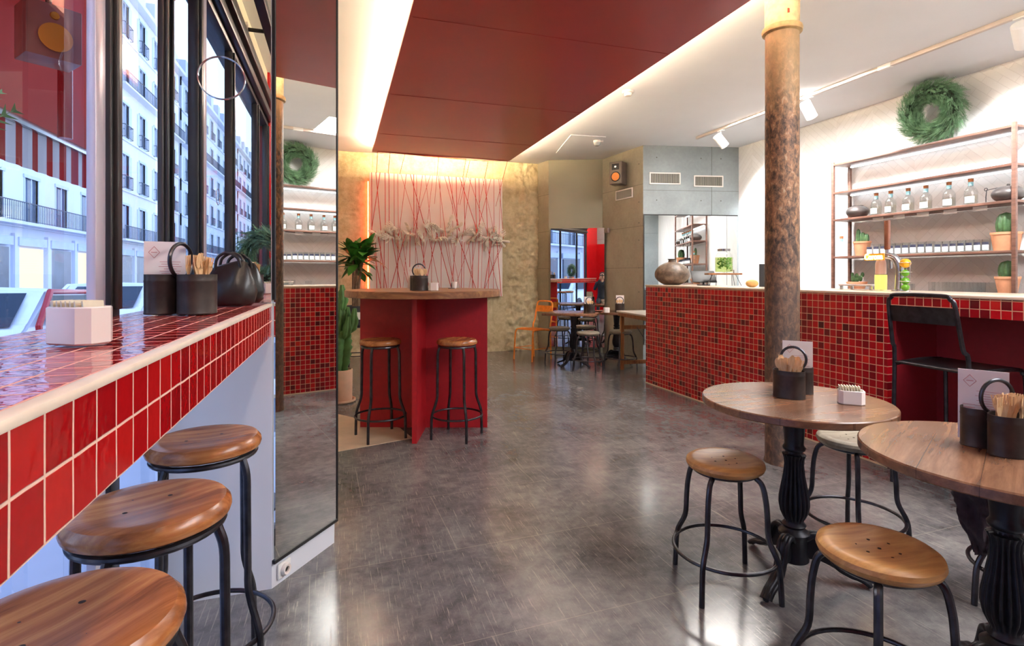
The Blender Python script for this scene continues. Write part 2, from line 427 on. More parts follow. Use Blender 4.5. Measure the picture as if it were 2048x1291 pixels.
struct('wall_back', stone_wall(-.72, 3.24, 8.48, 0, CE, 300, 190), M_stone, ang=80)
struct('wall_right', bx(B(), 5.545, 5.67, -1.6, 6.6, 0, CE), M_chev)
struct('wall_pilaster', prism(B(), [(3.175, 8.47), (3.235, 8.135), (4.08, 8.0), (4.08, 8.6), (3.175, 8.6)], 0, CE), M_conc)
struct('wall_recess', prism(B(), [(3.237, 8.12), (4.032, 7.80), (4.06, 7.87), (3.26, 8.19)], 0, CE), M_olive)
struct('wall_return', prism(B(), [(4.032, 7.82), (4.149, 6.78), (4.30, 6.80), (4.18, 7.92)], 0, CE), M_conc)
struct('wall_service', prism(B(), [(4.149, 6.78), (5.56, 6.47), (5.60, 6.62), (4.19, 6.93)], 0, CE), M_concb)
# formwork tie holes and vertical joint on the concrete faces
def tie(p, n):
    q = Vector((n[0], n[1], 0)).to_track_quat('Z', 'Y').to_matrix().to_4x4()
    return lathe(B(), [(0, .003), (.007, .003), (.0085, 0), (.0085, -.002)], 12, p, rot=q)
hm = simple('tie_hole', '#5a5a55', .9, 0, 0)
sv = Vector((5.56-4.149, 6.47-6.78, 0)).normalized(); sn = Vector((sv.y, -sv.x, 0))
for s in (.20, .86, 1.16):
    for z in (2.93, 2.57, 2.32, 2.0):
        p = Vector((4.149, 6.78, z))+sv*s+sn*.001; struct('trim_2', tie(p, sn), hm)
struct('trim_3', box(B(), tuple(Vector((4.149, 6.78, 2.6))+sv*1.02), (.006, .004, 1.0), math.atan2(sv.y, sv.x)), hm)
rv = Vector((4.149-4.032, 6.78-7.82, 0)).normalized(); rn = Vector((rv.y, -rv.x, 0))
if rn.x > 0: rn = -rn
for s in (.95,):
    for z in (2.85, 2.3, 1.75, 1.35, 1.0, .6, 2.0):
        p = Vector((4.032, 7.82, z))+rv*s+rn*.001; struct('trim_2', tie(p, rn), hm)
struct('wall_left', bx(B(), -.72, -.62, 2.6, 8.47, 0, CE), M_cream)
PXe, PYe = -.019, 2.654; PY = 2.34; CXE = -.253; WX = -.607
struct('wall_pillar', prism(B(), [(-.64, PY), (CXE, PY), (PXe, PYe), (PXe, 2.82), (-.619, 2.82), (-.64, 2.6)], 0, CE), M_lower)
# wall behind the camera
struct('wall_front', bx(B(), -.75, 5.7, -1.6, -1.48, 0, CE), M_concb)
struct('trim_4', bx(B(), -.62, 1.3, -1.48, -1.44, 0, 2.3), M_red)
struct('wall_left_front', bx(B(), -.72, -.60, -1.5, -.72, 0, CE), M_red)
# window wall
struct('trim_5', bx(B(), -.72, -.62, -.72, PY, 2.80, CE), M_cream)
fb = B()
for y0, y1 in ((2.275, 2.315), (1.80, 1.865), (.985, 1.035), (-.07, -.02), (-.72, -.66)):
    bx(fb, -.630 if y0 > 2 else -.655, -.612, y0, y1, 0, 2.62, .003); bx(fb, -.612, -.600, y0+.015, y1-.015, 1.15, 2.6, .003)
bx(fb, -.72, -.61, -.72, 2.335, 2.60, 2.80, .01); bx(fb, -.61, -.57, -.72, 2.335, 2.64, 2.70, .006); bx(fb, -.61, -.56, -.72, 2.335, 2.76, 2.84, .006)
bx(fb, -.67, -.60, -.72, 2.335, .0, .08, .006)
wf = struct('window_1', fb, M_frame)
struct('window_pane', bx(B(), -.652, -.648, -.7, 2.32, .06, 2.62), M_glass, wf)
lf = simple('pale_metal_frame', '#c6c3d2', .3, .2, .05, 5)
struct('window_2', bx(B(), -.635, -.612, 1.70, 1.765, .1, 2.6, .004), lf)
# white underside panel edge trim beside mirror foot
# ---- ceiling feature
PX0, PX1, PY0, PY1, PZ = .445, 2.44, -1.4, 7.74, 2.955
t = thing('ceiling_panel', 'red fabric-covered ceiling raft running the length of the room with glowing edges', 'ceiling panel', (1.4, 3, 0))
bm = B(); bx(bm, PX0, PX1, PY0, PY1, PZ, PZ+.03)
def loc_of(o, par): o.matrix_parent_inverse = par.matrix_world.inverted() if False else Matrix.Translation(-Vector(par.location)); return o
loc_of(obj('panel', bm, M_redc, t), t)
for x in (.8, 2.0):
    for y in (0, 2, 4.5, 7): loc_of(obj('hanger', bx(B(), x-.01, x+.01, y-.01, y+.01, PZ+.028, CE), M_steel, t), t)
for y in (6.7, 5.2, 3.6, 1.9): loc_of(obj('seam', bx(B(), PX0+.02, PX1-.02, y, y+.02, PZ-.003, PZ), M_redc, t), t)
LED1 = emit('warm_led', (1, .78, .50), 62); LED2 = emit('soft_led', (1, .82, .56), 60); LED3 = emit('back_led', (1, .74, .42), 340)
loc_of(obj('led_strip', bx(B(), PX0+.04, PX0+.06, PY0, PY1-.05, PZ+.031, PZ+.05), LED1, t), t)
loc_of(obj('led_strip', bx(B(), PX1-.06, PX1-.04, PY0, PY1-.05, PZ+.031, PZ+.05), LED2, t), t)
loc_of(obj('led_strip', bx(B(), PX0+.06, PX1-.06, PY1-.06, PY1-.04, PZ+.031, PZ+.05), LED3, t), t)

# ---- mirrors
mt = thing('wall_mirror', 'small mirror above the end of the window counter reflecting the street', 'mirror', (-.435, PY, 1.14))
obj('glass', bx(B(), -.175, .18, -.008, -.001, 0, 1.95), M_mir, mt)
mdir = math.atan2(PYe-PY, PXe-CXE); ml = math.hypot(PYe-PY, PXe-CXE)
mt = thing('pillar_mirror', 'tall narrow mirror on the angled pillar with thin black edging, reflecting the bar', 'mirror', (CXE, PY, .10), mdir)
obj('glass', bx(B(), .006, ml+.004, -.012, -.001, .012, CE-.102), M_mir, mt)
eb = B(); bx(eb, 0, ml+.006, -.016, -.001, 0, .013); bx(eb, ml+.002, ml+.008, -.016, -.001, 0, CE-.102); bx(eb, -.001, .006, -.016, -.001, 1.05, CE-.102)
obj('edging', eb, M_dark, mt)
st = thing('wall_socket', 'round white power socket in the pillar base under the tall mirror', 'socket', (CXE+cos(mdir)*.06, PY+sin(mdir)*.06, .052), mdir)
pl_ = obj('plate', box(B(), (0, -.006, 0), (.07, .010, .062), bev=.004), M_white, st)
q = Matrix.Rotation(R(90), 4, 'X')
obj('ring', lathe(B(), [(.012, .004), (.012, .016), (.020, .018), (.024, .012), (.024, .002)], 24, (0, -.008, 0), rot=q), M_porc, st)
obj('pins', lathe(B(), [(0, .008), (.012, .008), (.012, .006)], 16, (0, -.008, 0), rot=q), M_dark, st)
# hoops
def hoop(r): return tube(B(), [(r*cos(a*pi/24), 0, r*sin(a*pi/24)) for a in range(48)], .0022, 8, True)
hm2 = simple('hoop_metal', '#d9dde0', .15, .9, 0)
tag(obj('hoop', hoop(.082), hm2, loc=(-.43, PY-.012, 2.01)), 'thin silver ring fixed on the mirror above the counter', 'ring')
ho = obj('hoop', hoop(.044), hm2, loc=(-.643, 1.28, 1.685)); ho.rotation_euler = (0, 0, R(90)); tag(ho, 'thin ring on the window glass at upper left beneath the awning', 'ring')
# recess mirror, leaning
rd = R(-26.4)
mt = thing('leaning_mirror', 'tall frameless mirror in the rear recess reflecting the entrance', 'mirror', (3.62, 7.90, 0), rd)
obj('glass', bx(B(), -.41, .44, -.030, -.024, .10, 1.99), M_mir, mt); obj('backing', bx(B(), -.41, .44, -.024, -.001, .10, 1.99), M_dark, mt)
# service mirror behind bar
mt = thing('bar_end_mirror', 'large wall mirror in grey concrete wall behind the bar end, reflecting shelves', 'mirror', (4.149, 6.78, 0), math.atan2(sv.y, sv.x))
obj('glass', bx(B(), .015, 1.40, -.006, -.001, .25, 2.10), M_mir, mt)
eb = B(); bx(eb, .0, 1.41, -.012, -.001, 2.10, 2.115); bx(eb, .0, .015, -.012, -.001, .25, 2.10)
obj('edging', eb, M_dark, mt); gb = B(); bx(gb, .60, .604, -.0075, -.001, .25, 2.10); bx(gb, 1.245, 1.249, -.0075, -.001, .25, 2.10); obj('joint', gb, M_dark, mt)

# ---- window counter
t = thing('window_counter', 'red glazed tile counter along the window with a pale grout nosing', 'counter', (0, 0, 0))
obj('tiled_top', bx(B(), WX, -.265, -.72, PY, 1.0, 1.133), M_cntT, t)
obj('tiled_edge', bx(B(), -.265, CXE, -.72, PY+.005, 1.005, 1.128), M_cnt, t)
obj('nosing', bx(B(), -.271, -.2505, -.72, PY+.006, 1.124, 1.136, .003), simple('pale_grout', '#ecdcc8', .6, 0, .06, 20), t)
obj('underside', bx(B(), WX, -.275, -.72, PY, .997, 1.004), M_lower, t)

# ---- bar
XB = 3.39
t = thing('bar_counter', 'long red mosaic bar counter with a cream stone top and an open knee space', 'bar counter', (0, 0, 0))
obj('tiled_front', bx(B(), XB, XB+.05, 2.59, 5.48, 0, 1.115), M_bar, t)
obj('tiled_apron', bx(B(), XB, XB+.05, -1.0, 2.59, 1.01, 1.115), M_bar, t)
obj('tiled_end', bx(B(), XB+.05, 4.05, 5.45, 5.48, 0, 1.115), M_barX, t)
nb = B(); bx(nb, XB+.05, XB+.44, 2.57, 2.59, 0, 1.115); bx(nb, XB+.42, XB+.45, -1.0, 2.59, 0, 1.115); bx(nb, XB+.05, XB+.45, -1.0, 2.59, 1.08, 1.115)
obj('knee_panel', nb, M_dred, t)
obj('top', bx(B(), XB-.004, 4.07, -1.0, 5.49, 1.115, 1.133, .003), simple('bar_stone', '#d9c3ae', .25, 0, .1, 6), t)
obj('body', bx(B(), XB+.05, 4.05, 2.59, 5.45, 0, 1.115), M_dark, t)
obj('plinth_joint', bx(B(), XB-.003, XB, 2.59, 5.485, 0, .012), simple('grout_line', '#d8c3a6', .8, 0, 0), t)

# ---- iron column
cx, cy = rm(2.79, 2.42)
t = thing('iron_column', 'old round cast iron column with peeling rusty paint beside the bar', 'column', (cx, cy, 0))
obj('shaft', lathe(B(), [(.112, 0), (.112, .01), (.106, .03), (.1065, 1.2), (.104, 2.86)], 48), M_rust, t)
obj('collar', lathe(B(), [(.103, 2.85), (.122, 2.86), (.126, 2.88), (.122, 2.895), (.106, 2.90)], 48), simple('collar_paint', '#b99a66', .5, 0, .3, 20, .3), t)
obj('capital', lathe(B(), [(.106, 2.9), (.107, 3.05), (.11, CE-.001)], 48), simple('capital_paint', '#d9bf8d', .5, 0, .35, 14, .3), t)
obj('paint_mark', box(B(), (-.04, -.095, 2.965), (.018, .01, .03), bev=.003), simple('red_daub', '#d8401c', .5, 0, 0), t)

# ================================================================== LIGHTING HARDWARE
t = thing('light_track', 'pale ceiling track carrying three spotlights above the bar', 'light track', (4.584, 0, CE))
obj('rail', bx(B(), -.018, .018, .6, 6.15, -.034, -.0005, .003), simple('track_paint', '#c9bdb4', .4, .1, .03, 5), t)
for y in (3.52, 2.38): obj('connector', bx(B(), -.022, .022, y-.06, y+.06, -.04, -.001, .003), M_white, t)
def spot(y, label, aim):
    t = thing('track_spotlight', label, 'spotlight', (4.584, y, CE-.034), 0, 'spotlights on the ceiling track')
    obj('stem', tube(B(), [(0,0,.0), (0,0,-.09)], .008, 10), M_white, t)
    obj('adapter', bx(B(), -.018, .018, -.05, .05, -.012, .0, .003), M_white, t)
    d = Vector(aim).normalized(); q = d.to_track_quat('Z', 'Y').to_matrix().to_4x4(); c = Vector((0,0,-.13))
    hs_ = obj('housing', lathe(B(), [(0,-.09), (.05,-.09), (.055,-.085), (.055,.09), (.048,.09), (.046,.06), (0,.055)], 32, tuple(c), rot=q), M_white, t)
    obj('lens', lathe(B(), [(0,.062), (.044,.062)], 24, tuple(c), rot=q), emit('spot_lens', (1,1,1), 6), hs_)
    p = Vector((4.584, y, CE-.034))+c+d*.10
    lamp('spot_beam', 'SPOT', p, 150, COOL, (-d).to_track_quat('Z', 'Y').to_euler(), spot_size=R(86), spot_blend=.45, shadow_soft_size=.04)
spot(5.67, 'white cylinder spotlight nearest the concrete wall', (.70, -.02, -.70))
spot(4.34, 'white cylinder spotlight half hidden behind the iron column', (.66, .1, -.75))
spot(2.52, 'white cylinder spotlight at upper right above the shelves', (.72, .25, -.66))

# smoke detector, camera, speaker, vents, hatch
sx_, sy_ = at(1256, 1.85*F/(549-182))
t = thing('smoke_detector', 'round white smoke detector on the ceiling next to the red raft', 'smoke detector', (sx_, sy_, CE))
obj('base', lathe(B(), [(0,0), (.06,0), (.06,-.015), (.052,-.022), (0,-.022)], 28), M_porc, t)
obj('sensor', lathe(B(), [(0,-.05), (.03,-.05), (.038,-.04), (.04,-.022)], 28), M_porc, t)
sx_, sy_ = at(1194, 7.4)
t = thing('security_camera', 'small white dome camera under the rear ceiling', 'camera', (sx_, sy_, CE))
obj('base', lathe(B(), [(0,0), (.05,0), (.05,-.04), (0,-.04)], 24), M_porc, t)
obj('dome', lathe(B(), [(.048,-.04), (.045,-.065), (.03,-.085), (0,-.092)], 24), simple('grey_dome', '#8b8b8b', .1, 0, 0), t)
obj('bracket', bx(B(), -.01, .09, -.01, .01, -.03, -.001), M_porc, t)
t = thing('ceiling_hatch', 'square white access hatch in the rear ceiling beside the dome camera', 'hatch', (0,0,0))
hx = [at(a, d*KD) for a, d in ((1112, 7.3), (1185, 7.05), (1212, 6.45), (1142, 6.35))]
obj('panel', prism(B(), hx, CE-.012, CE-.0005), M_ceil, t)
# loudspeaker on return wall
def onret(s, z, off=0): p = Vector((4.032, 7.82, z))+rv*s+rn*off; return tuple(p)
ra = math.atan2(-rn.x, rn.y)  # local -Y faces the room? handled below
ra = math.atan2(rn.y, rn.x)+R(90)
t = thing('loudspeaker', 'brown bookshelf loudspeaker with copper cone high on the concrete wall', 'loudspeaker', onret(.55, 2.60, .02), ra+R(32))
obj('cabinet', box(B(), (0, -.12, .155), (.20, .20, .33), bev=.006), simple('speaker_walnut', '#5d5048', .5, 0, .2, 10), t)
bf = obj('baffle', box(B(), (0, -.222, .155), (.18, .006, .31), bev=.002), simple('speaker_front', '#6e6257', .5, 0, .1, 10), t)
q = Matrix.Rotation(R(90), 4, 'X')
obj('horn', box(B(), (0, -.227, .245), (.11, .006, .09), bev=.002), M_dark, bf)
obj('tweeter', lathe(B(), [(0,.006), (.016,.004), (.018,0)], 20, (0,-.229,.245), rot=q), M_steel, bf)
obj('surround', lathe(B(), [(.058,0), (.068,.008), (.075,0)], 32, (0,-.225,.10), rot=q), M_dark, bf)
obj('cone', lathe(B(), [(0,.004), (.02,.004), (.056,-.0), (.06,.002)], 32, (0,-.226,.10), rot=q), simple('copper_cone', '#a8662a', .35, .5, 0), bf)
obj('bracket', bx(B(), -.02, .02, -.03, .03, .1, .2), M_dark, t)
def vent(name, loc, rz, w_, h_, label):
    t = thing('air_vent', label, 'vent', loc, rz)
    fb = B(); f = .018
    bx(fb, -w_/2, w_/2, -.012, 0, h_/2-f, h_/2, .002); bx(fb, -w_/2, w_/2, -.012, 0, -h_/2, -h_/2+f, .002)
    bx(fb, -w_/2, -w_/2+f, -.012, 0, -h_/2, h_/2, .002); bx(fb, w_/2-f, w_/2, -.012, 0, -h_/2, h_/2, .002)
    obj('frame', fb, M_porc, t); obj('backing', bx(B(), -w_/2+f, w_/2-f, -.002, 0, -h_/2+f, h_/2-f), M_dark, t)
    sb = B(); n = int(w_/.016)
    for i in range(1, n): x = -w_/2+w_*i/n; bx(sb, x-.003, x+.003, -.010, -.002, -h_/2+f, h_/2-f)
    obj('slats', sb, simple('vent_slat', '#a9a69a', .5, 0, 0), t)
vr = math.atan2(sv.y, sv.x)
def onsv(s, z): return tuple(Vector((4.149, 6.78, z))+sv*s+sn*.002)
vent('v', onsv(.32, 2.63), vr, .46, .17, 'long white air grille on the grey wall, nearer the loudspeaker')
vent('v', onsv(.97, 2.60), vr, .44, .165, 'long white air grille on the grey wall, nearer the tiled wall')
vent('v', onret(.60, 2.46, .002), ra, .42, .15, 'small cream air grille under the loudspeaker')
t = thing('exit_light', 'small metal box light at the top corner of the leaning mirror', 'wall light', (4.03, 7.60, 1.94), ra)
obj('box', box(B(), (0,-.03,0), (.10,.04,.07), bev=.004), simple('box_metal', '#8a7a72', .4, .4, .1, 9), t)
# black linear heater over window
t = thing('linear_heater', 'black bar heater fixed above the street window', 'heater', (-.45, 1.5, 2.86))
obj('body', box(B(), (0,-.55,.05), (.06, 1.7, .07), bev=.006), M_dark, t); obj('bracket', bx(B(), -.14, 0, -.9, -.88, .05, .07), M_dark, t); obj('bracket', bx(B(), -.14, 0, -.2, -.18, .05, .07), M_dark, t)
obj('wall_clamp', bx(B(), -.16, -.135, -.92, -.86, .0, .1), M_porc, t)

# ================================================================== STOOLS
def stool_high():
    t = thing('bar_stool', '', 'bar stool', (0,0,0))
    st_ = obj('seat', seat_bm(.158, .713, .042), W_seat, t); holes(st_, .158, .7515)
    return frame(t, .745, .140, .150, .205, .17)
def seat_bm(r, z, h):
    bm = lathe(B(), [(0, z), (r-.012, z), (r-.003, z+.006), (r, z+.015), (r-.002, z+.027), (r-.012, z+h-.003), (r-.028, z+h), (r*.72, z+h-.001), (r*.4, z+h-.005), (0, z+h-.007)], 56)
    return bm
HM = simple('screw_hole', '#2a1a10', .9, 0, 0)
def hole(p, r, x, y, z): obj('screw_hole', lathe(B(), [(0, z), (r, z-.0003), (r+.0003, z-.006)], 12, (x, y, 0)), HM, p)
def holes(t, r, z):
    for k, (a, rr) in enumerate(((.5, .052), (1.9, .060), (3.3, .050), (4.7, .062), (0, .004))): hole(t, .0052, rr*cos(a), rr*sin(a), z-.0015-.002*(rr < .01))
def frame(t, H_, rt, rm, rf, zr):
    zs = H_-.044
    obj('seat_ring', tube(B(), circ(rt, 40, zs), .0085, 10, True), M_black, t)
    for k in range(4):
        a = R(45)+k*pi/2
        if H_ > .6: pts = [(rt, zs-.004), (rt+.014, zs-.05), (rm+.006, zs-.14), (rm+.008, zr+.22), (rm+.012, zr+.13), (rf-.006, zr+.02), (rf, zr-.06), (rf+.002, .0)]
        else: pts = [(rt, zs-.004), (rt+.026, zs-.028), (rm, zs-.085), (rm+.006, zs-.15), (rm+.012, zr+.085), (rf-.008, zr+.01), (rf, zr-.06), (rf+.004, .0)]
        P = [(r*cos(a), r*sin(a), z) for r, z in pts]
        obj('leg', tube(B(), curve(P, 4), .0105, 10), M_black, t)
    obj('foot_ring', tube(B(), circ(rf-.012, 44, zr), .0075, 10, True), M_black, t)
    return t
hs = stool_high()
def place(proto, first, x, y, rz, label, group=None):
    if first[0]: first[0] = False; proto.location = (x, y, 0); proto.rotation_euler = (0,0,rz); proto['label'] = label; 
    else: proto = dup(proto, (x, y, 0), rz, label)
    if group: proto['group'] = group
    return proto
f = [True]; G = 'wooden bar stools under the window counter'
place(hs, f, *rm(-.385, 1.71), .2, 'wooden bar stool under the window counter, farthest along, next to the white wall', G)
place(hs, f, *rm(-.385, 1.255), .55, 'middle wooden bar stool of the row under the window counter', G)
place(hs, f, *rm(-.378, .872), .9, 'wooden bar stool closest to the viewer under the window counter', G)
a1 = at(761, 3.72*KD); a2 = at(914, 3.73*KD); G = 'bar stools at the round red-based bar table'
place(hs, f, a1[0], a1[1], .27, 'wooden bar stool left of the red fin of the high round table', G)
place(hs, f, a2[0], a2[1], .92, 'wooden bar stool right of the red fin of the high round table', G)
# low stools
def stool_low(m, name='low_stool'):
    t = thing(name, '', 'stool', (0,0,0))
    st_ = obj('seat', lathe(B(), [(0, .468), (.135, .468), (.146, .476), (.151, .488), (.148, .500), (.136, .508), (.118, .509), (.08, .503), (.04, .499), (0, .498)], 56), m, t)
    for a, rr in ((.3,.052), (1.3,.048), (2.5,.054), (3.4,.046), (4.6,.052), (5.4,.050), (0,.004)): hole(st_, .0045, rr*cos(a), rr*sin(a), .5005 if rr > .01 else .4992)
    return frame(t, .507, .118, .158, .212, .145)
ls = stool_low(W_seatp); f = [True]; G = 'low wooden stools around the two front tables'
place(ls, f, *rm(1.473, 1.545), -.285, 'low wooden stool on the aisle side of the farther round table', G)
p = place(ls, f, *rm(1.395, .905), -.12, 'low wooden stool nearest the viewer, beside the cropped round table', G)
place(ls, f, *rm(2.46, 1.03), .35, 'low stool mostly hidden behind the cropped round table, a jacket on its seat', G)
W_grey = wood('weathered_seat', '#6b6255', '#8a8070', '#9c9280', 0, .5, .8)
ls2 = stool_low(W_grey, 'small_stool'); f = [True]; place(ls2, f, *rm(2.235, 1.56), .02, 'low grey-brown stool between the farther round table and the bar', G); G = 'low grey stools at the two rear tables'
for px, d, r_, lb in ((1119, 6.85, .1, 'low grey stool left of the rear square table, in front of the mirror'), (1171, 7.05, .5, 'low grey stool behind the rear square table pedestal'), (1176, 6.3, .8, 'low grey stool in front of the rear square table'), (1241, 6.45, .2, 'low grey stool in front of the rear round table')):
    a = at(px, d*KD); place(ls2, f, a[0], a[1], r_, lb, G)

# ================================================================== PEDESTAL TABLES
def flute(n): return lambda a, z, r: 1-.16*abs(cos(n*a/2))**3*max(0, min(1, (z-.238)/.012, (.511-z)/.006))
def pedestal(t, feet=3, H_=.705, a0=0, fr=.27):
    prof = [(.050,.07), (.056,.075), (.056,.085), (.050,.10), (.050,.165), (.058,.175), (.060,.188), (.046,.198), (.040,.208), (.046,.218), (.038,.228), (.036,.236), (.044,.250), (.054,.272), (.059,.300), (.058,.330), (.050,.375), (.041,.425), (.037,.465), (.039,.490), (.046,.508), (.034,.512), (.031,.520), (.042,.527), (.044,.536), (.038,.545), (.036,.552), (.040,.60), (.044,.65), (.053,H_-.015), (.058, H_-.004), (.058, H_)]
    obj('pedestal', lathe(B(), prof, 180, mod=flute(18)), M_cast, t, ang=50)
    obj('top_plate', box(B(), (0,0,H_-.004), (.26,.26,.008), R(30), .002), M_cast, t)
    for k in range(feet):
        a = a0+2*pi*k/feet; bm = B()
        P = curve([(.040,.165), (.072,.185), (.105,.170), (.128,.12), (.155,.07), (.20,.045), (fr-.035,.035), (fr-.005,.018), (fr,.012)], 4)
        for off, rr in ((-.014,.010), (0,.013), (.014,.010)):
            n = len(P)
            tube(bm, [(p.x*cos(a)-off*sin(a), p.x*sin(a)+off*cos(a), max(p.y, rr*1.05)) for p in P], [rr*(1.25-.35*i/n) if i/n < .9 else rr for i in range(n)], 8)
        # web under the knee
        w_ = [(.03,.085), (.045,.085), (.09,.085), (.13,.07), (.16,.055), (.125,.12), (.09,.165), (.04,.170)]
        A = [bm.verts.new((x*cos(a)+.008*sin(a), x*sin(a)-.008*cos(a), z)) for x, z in w_]; D = [bm.verts.new((x*cos(a)-.008*sin(a), x*sin(a)+.008*cos(a), z)) for x, z in w_]
        bm.faces.new(A); bm.faces.new(D[::-1])
        for i in range(len(w_)): j = (i+1)%len(w_); bm.faces.new((A[i], A[j], D[j], D[i]))
        obj('foot', bm, M_cast, t, ang=60)
def round_top(t, r, z0, z1, m, name='tabletop'):
    obj(name, lathe(B(), [(0, z0), (r-.004, z0), (r, z0+.004), (r, z1-.004), (r-.004, z1), (0, z1)], 96), m, t)
T1 = at(1588, 2.24); T2 = at(2012, 1.55); TZ = .735
t = thing('pedestal_table', 'round wooden café table on fluted iron pedestal, wholly in view by the iron column', 'table', (*T1, 0), group='round wooden tables at the front right')
round_top(t, .36, .705, TZ, W_table); pedestal(t, 3, a0=R(204))
t = thing('pedestal_table', 'round wooden café table cut off by the right edge of the picture', 'table', (*T2, 0), .5, group='round wooden tables at the front right')
round_top(t, .36, .705, TZ, W_table); pedestal(t, 3, a0=.4)
T3 = at(1147, 6.62*KD); T4 = at(1233, 6.78*KD)
t = thing('pedestal_table', 'square dark wood café table on iron pedestal before the leaning mirror', 'table', (*T3, 0))
obj('tabletop', box(B(), (0,0,.72), (.70,.70,.03), R(-38), .003), W_table, t); pedestal(t, 4, a0=.5)
t = thing('pedestal_table', 'round dark wood café table beside the rear concrete wall', 'table', (*T4, 0))
round_top(t, .34, .705, TZ, W_table); pedestal(t, 3, a0=.9)

# ================================================================== HIGH ROUND BAR TABLE
TB = at(848, 3.96*KD)
t = thing('high_round_table', 'high round wooden bar table on a red cross-shaped base', 'table', (*TB, 0), -YAW)
round_top(t, .625, 1.075, 1.128, W_disc)
obj('base_fin', bx(B(), -.52, .52, -.015, .015, 0, 1.075), M_redb, t)
obj('base_fin', bx(B(), -.018, .018, -.44, -.015, 0, 1.075), M_redb, t)
obj('base_fin', bx(B(), -.018, .018, .015, .44, 0, 1.075), M_redb, t)

# ================================================================== ARTWORK
AX0, AX1, AZ0, AZ1, AY = .445, 2.53, .90, 2.79, 8.38
t = thing('string_art', 'white wall panel with reaching plaster hands and crossing red strings', 'artwork', (AX0, AY, 0))
obj('panel', bx(B(), 0, AX1-AX0, .0, .06, AZ0, AZ1, .003), simple('art_panel', '#efe6df', .6, 0, .03, 2), t)
RS = simple('red_string', '#c23a2c', .8, 0, 0)
cnt = 0; W_ = AX1-AX0; rnd = random.Random(3)
hx = [rnd.uniform(.04, W_-.04) for _ in range(34)]
def string(a, b, r=.0035):
    obj('string', tube(B(), [a, b], r, 5), RS, t)
HZ = 1.86
for i in range(34):
    x = (i+.5)/34*W_+rnd.uniform(-.02,.02); x2 = min(W_-.01, max(.01, x+rnd.uniform(-.30,.30)*(rnd.random() < .55)))
    string((x, -.012-.05*rnd.random(), AZ1-.005), (x2, -.06-.08*rnd.random(), HZ+rnd.uniform(-.1,.1)), rnd.choice((.0032,.004,.0055)))
for i in range(44):
    x = (i+.5)/44*W_+rnd.uniform(-.02,.02); x2 = min(W_-.01, max(.01, x+rnd.uniform(-.38,.38)*(rnd.random() < .65)))
    string((x, -.06-.08*rnd.random(), HZ+rnd.uniform(-.12,.06)), (x2, -.012-.05*rnd.random(), AZ0+.003), rnd.choice((.0032,.004,.0055)))
tops = []
for x in (.08, .26, .42, .93, 1.32, 1.42, 1.72, 1.96):      # up to the ceiling raft
    p = (x+rnd.uniform(-.03,.03), -.50-.25*rnd.random(), PZ-.004); tops.append(p)
    string(p, (x+rnd.uniform(-.05,.05), -.03, AZ1-.01 if x < .5 else 2.35), .0032)
for a, b in ((0,3), (0,5), (1,4), (3,7), (2,6), (5,7)): string(tops[a], tops[b], .003)
# plaster hand
def hand(spread, curl, name='hand', seed=0):
    V = [(0,0,-.11), (0,0,-.035), (0,0,.0)]; E = [(0,1), (1,2)]; Rr = [(.030,.024), (.024,.018), (.030,.017)]
    fing = [(-.033,.055,.062,.0085), (-.011,.062,.072,.009), (.011,.060,.068,.009), (.032,.052,.055,.008)]
    V.append((0,-.002,.045)); E.append((2,3)); Rr.append((.040,.014))
    for i, (x, zb, L, r) in enumerate(fing):
        b = len(V); sp = x*spread*9; c = curl*(1+.25*((i+seed)%3)); zz = zb; yy = 0; px = x
        V.append((x*1.05,0,zb)); Rr.append((r*1.15, r)); E.append((3,b))
        ang = 0
        for k, f_ in enumerate((.42,.32,.26)):
            ang += c*.6; px += sp*L*f_; zz += cos(ang)*L*f_; yy -= sin(ang)*L*f_
            V.append((px,yy,zz)); Rr.append((r*(1-.1*k),)*2); E.append((len(V)-2, len(V)-1))
    b = len(V); V += [(-.040,-.012,.008), (-.066,-.022,.030), (-.080,-.026,.056)]; Rr += [(.013,.013), (.011,.011), (.009,.009)]; E += [(2,b), (b,b+1), (b+1,b+2)]
    return skin(name, V, E, Rr, M_plast, None, 1, 0)
protos = [hand(.25,.15,seed=0), hand(.5,.35,seed=1), hand(.1,.9,seed=2), hand(.35,-.15,seed=0)]
spots = [(108,352),(60,300),(245,250),(310,185),(250,360),(420,290),(400,420),(545,200),(540,290),(545,370),(695,285),(745,365),(660,430),(815,160),(930,140),(985,190),(885,285),(925,400),(1050,350),(1165,60),(1120,225),(1160,260),(1290,160),(1225,380),(1280,350),(1400,260),(1490,220),(1515,350),(1640,160),(1625,290),(1765,245),(1680,350),(1745,425),(1855,350),(1870,215),(1945,290),(1945,400),(2010,380)]
used = set()
for i, (zx, zy) in enumerate(spots):
    px = 740+zx*270/2048; py = 420+zy*270/2048
    X, Y = at(px, 7.35); u = max(.05, min(W_-.02, (px-740)/(1005-740)*W_)); z = 1.25+(549-py)/F*7.45
    k = i % 4; o = protos[k] if k not in used else protos[k].copy()
    if k in used: C.objects.link(o)
    used.add(k); o.parent = t; o.scale = (1.12,)*3
    tilt = rnd.uniform(20, 100); roll = rnd.uniform(-70, 70); d = Vector((sin(R(roll))*sin(R(tilt)), -.38-.3*rnd.random(), cos(R(tilt)))).normalized()
    o.rotation_euler = (d.to_track_quat('Z', 'Y') @ Matrix.Rotation(rnd.uniform(0, 2*pi), 3, 'Z').to_quaternion()).to_euler()
    base = Vector((u, 0, z)); o.location = base+d*.17-Vector((d.x,0,d.z))*.10
    o.location.y = -d.y*-.17-.0
    o.location = Vector((u, d.y*.13-.01, z))-Vector((d.x, 0, d.z))*.03
